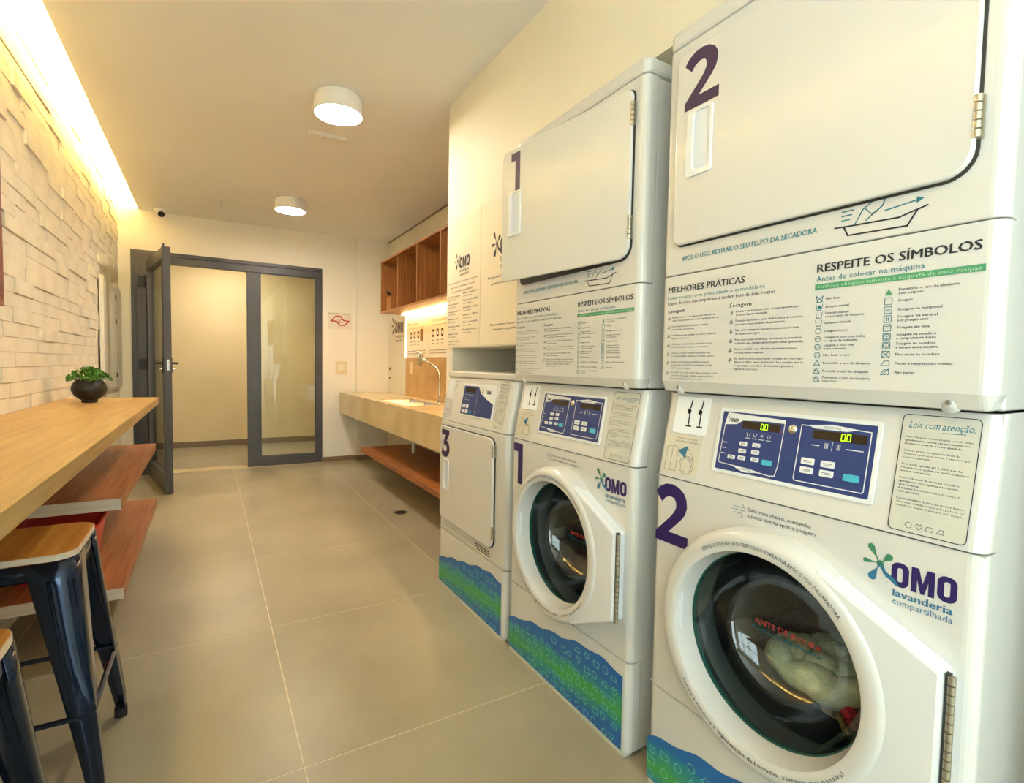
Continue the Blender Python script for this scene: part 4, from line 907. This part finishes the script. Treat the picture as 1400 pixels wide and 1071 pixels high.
    m.line([(.212 + i * .0030, .498 - .0045 * abs(math.sin(i * .33))) for i in range(57)], .0028, .134, 1); m.build('glass_print', ['red', 'cyan'], dd, recalc=False)
    # gasket and drum
    MB().lathe([(.214, .003), (.226, .02), (.232, .06), (.215, .085), (.215, .10)], (cx, 0, cz), 'y', n=64).build('gasket', 'gasket', t, smooth=True, recalc=False)
    m = MB().lathe([(.215, .10), (.262, .115), (.262, .47), (.24, .50), (.0, .51)], (cx, 0, cz), 'y', n=64)
    dm = m.build('drum', 'darksteel', t, smooth=True, recalc=False)
    m = MB()
    for q in range(3):
        a = PI / 2 + q * 2 * PI / 3; u = (math.cos(a), math.sin(a)); w = (-u[1], u[0])
        V = [(cx + u[0] * (.262 - hh) + w[0] * ww, yy, cz + u[1] * (.262 - hh) + w[1] * ww) for yy in (.13, .46) for hh, ww in ((0, -.035), (.05, -.012), (.05, .012), (0, .035))]
        m.add(V, [(0, 1, 5, 4), (1, 2, 6, 5), (2, 3, 7, 6), (0, 1, 2, 3), (4, 5, 6, 7)])
    m.build('drum_paddle', 'darksteel', dm)
    return t
make_washer(.986, '2', 'white washer marked 2, largest and nearest, its display lit green and laundry inside', True)
make_washer(1.745, '1', 'white washer marked 1 with an empty drum and unlit display', False)

# laundry inside washer 2
def laundry():
    cx, cz = .333, .533
    t = empty('laundry_pile', (XF, .986, 0), -PI / 2); tag(t, 'pale green towels rolled up with dark and red cloth inside washer 2', 'laundry')
    m = MB()
    def coil(c0, R1, turns, r, n=90, dz=.03, ph=0, sq=.8):
        P = []
        for i in range(n):
            u = i / (n - 1); a = ph + turns * 2 * PI * u; R_ = R1 * (1 - .75 * u)
            P.append((c0[0] + R_ * math.cos(a), c0[1] + R_ * math.sin(a) * sq, c0[2] + dz * u + .006 * math.sin(7 * a)))
        return P
    P = coil((cx + .005, .262, cz - .132), .140, 2.4, .035); m.tube(P, [.036 + .005 * math.sin(i * .7) for i in range(len(P))], 12)
    m.build('towel', 'towel', t, smooth=True)
    m = MB(); P = coil((cx + .02, .30, cz - .165), .14, 1.0, .03, 50, .0); m.tube(P, [.040 + .008 * math.sin(i * 1.3) for i in range(len(P))], 12); m.build('dark_cloth', 'clothdark', t, smooth=True)
    m = MB(); m.tube([(cx - .12 + i * .018, .200 + .006 * math.sin(i), cz - .105 - .009 * i + .008 * math.sin(i * 2.1)) for i in range(12)], [.010 + .004 * math.sin(i * 1.7) for i in range(12)], 8); m.build('patterned_cloth', mottled(mat('ochre_fabric', S(160, 120, 50), .9), S(60, 44, 20), S(196, 160, 80), 60), t, smooth=True)
    m = MB(); m.tube([(cx + .07, .18, cz - .14), (cx + .095, .17, cz - .15), (cx + .10, .175, cz - .175)], [.012, .018, .010], 8); m.build('red_cloth', 'redcloth', t, smooth=True)
laundry()

# single dryer 3
W3 = .690
def dryer3():
    t = empty('tumble_dryer', (XF, 2.475, 0), -PI / 2); tag(t, 'white single dryer marked 3, low and farthest, beside the stone counter', 'dryer', 'white front-loading dryers')
    MB().box(.003, W3 - .003, .049, DEP, .012, 1.066).build('cabinet', 'enamel', t, bevel=.004)
    lower(t, W3, .292)
    shell(W3, .294, .850).build('front_panel', 'enamel', t, bevel=.003)
    slanted(W3, .8525, CZ1, 0, SL, .048, R0).build('control_section', 'enamel', t, bevel=.002)
    m = MB(); m.prism_z([(x, y + .036) for x, y in plan(W3, R0, .68)], 1.0685, 1.098); m.build('lid', 'enamel', t, bevel=.007)
    MB().prism(rr(.030, .600, .3545, .8275, (.03, .04, .04, .02), 6), -.003, .001).build('door_shade_plate', 'gap', t)  # shadow round this door, painted as a dark plate
    door_slab(t, (.033, .597), .3575, .8245, (.028, .038, .038, .018), '3', (.055, .155, .672, .808), (.076, .148, .505, .662))
    hinge_small(t, .598, .745, .80); hinge_small(t, .598, .40, .455)
    for q in range(3): MB().box(.415 + q * .012, .55 + q * .006, -.002, .001, .330 - q * .010, .333 - q * .010).build('vent_slot', 'gap', t)
    m = MB().prism(rr(.215, .545, .893, 1.042, .006), -.002, .001); onslant(m, .0018); p = m.build('control_board', 'enamel2', t, bevel=.001)
    m = MB(); y = 0
    m.flat([(.225, .900), (.535, .900), (.535, .962), (.470, .980), (.405, 1.004), (.375, 1.032), (.225, 1.032)], y, 0)
    m.line([(.375, .905), (.375, 1.02)], .0015, y - .0002, 1); m.line([(.245, .9905), (.355, .9905)], .001, y - .0002, 1)
    for q in range(2): m.line([(.25, .975 - q * .008), (.30, .975 - q * .008)], .0012, y - .0002, 1)
    omo(m, .465, 1.003, .0155, y - .0002, (3, 4, 4), False)
    onslant(m, .0042); m.build('face_film', ['blueboard', 'white', 'cyan', 'navy', 'splatg'], p, recalc=False)
    m = MB().flat([(.245, 1.003), (.350, 1.003), (.350, 1.024), (.245, 1.024)], -.0005); onslant(m, .0042); m.build('display', 'display', p, recalc=False)
    for x, z, c_ in ((.255, .938, 0), (.290, .938, 0), (.255, .914, 0), (.290, .914, 0), (.328, .912, 1)):
        m = MB().prism(rr(x - .013, x + .013, z - .008, z + .008, .002, 3), -.0016, .0002); onslant(m, .0042); m.build('button', 'bluep' if c_ else 'white', p)
    m = MB().lathe([(0, -.004), (.006, -.006), (.010, -.003), (.011, .002)], (0, 0, 0), 'y', n=20); m.shift((.42, 0, 1.016)); onslant(m, .003); m.build('key_lock', 'chrome', p, smooth=True)
    m = MB(); text(m, 'Limpe o filtro de fiapos antes e depois de cada secagem', .045, .322, .0055, .33, -.0006, 0, 1); m.build('filter_print', 'inkgrey', t, recalc=False)
    notice(t, .568, .642, .872, 1.060, False)
    m = MB().prism(rr(.03, .105, .965, 1.055, .004), 0, .001); onslant(m, .0015); m.build('white_sticker', 'enamel2', t)
    m = MB()
    for q in range(9): text(m, 'limpe o filtro antes de usar', .03, .950 - q * .0105, .0052, .085, 0, 0, 1, .01)
    text(m, 'SECADORA', .112, 1.045, .006, .05, 0, 0, 1, .02); m.line([(.125, 1.036), (.128, 1.02), (.12, 1.012), (.126, 1.0)], .003, 0, 0)
    onslant(m, .0006); m.build('usage_print', ['ink'], t, recalc=False)
dryer3()
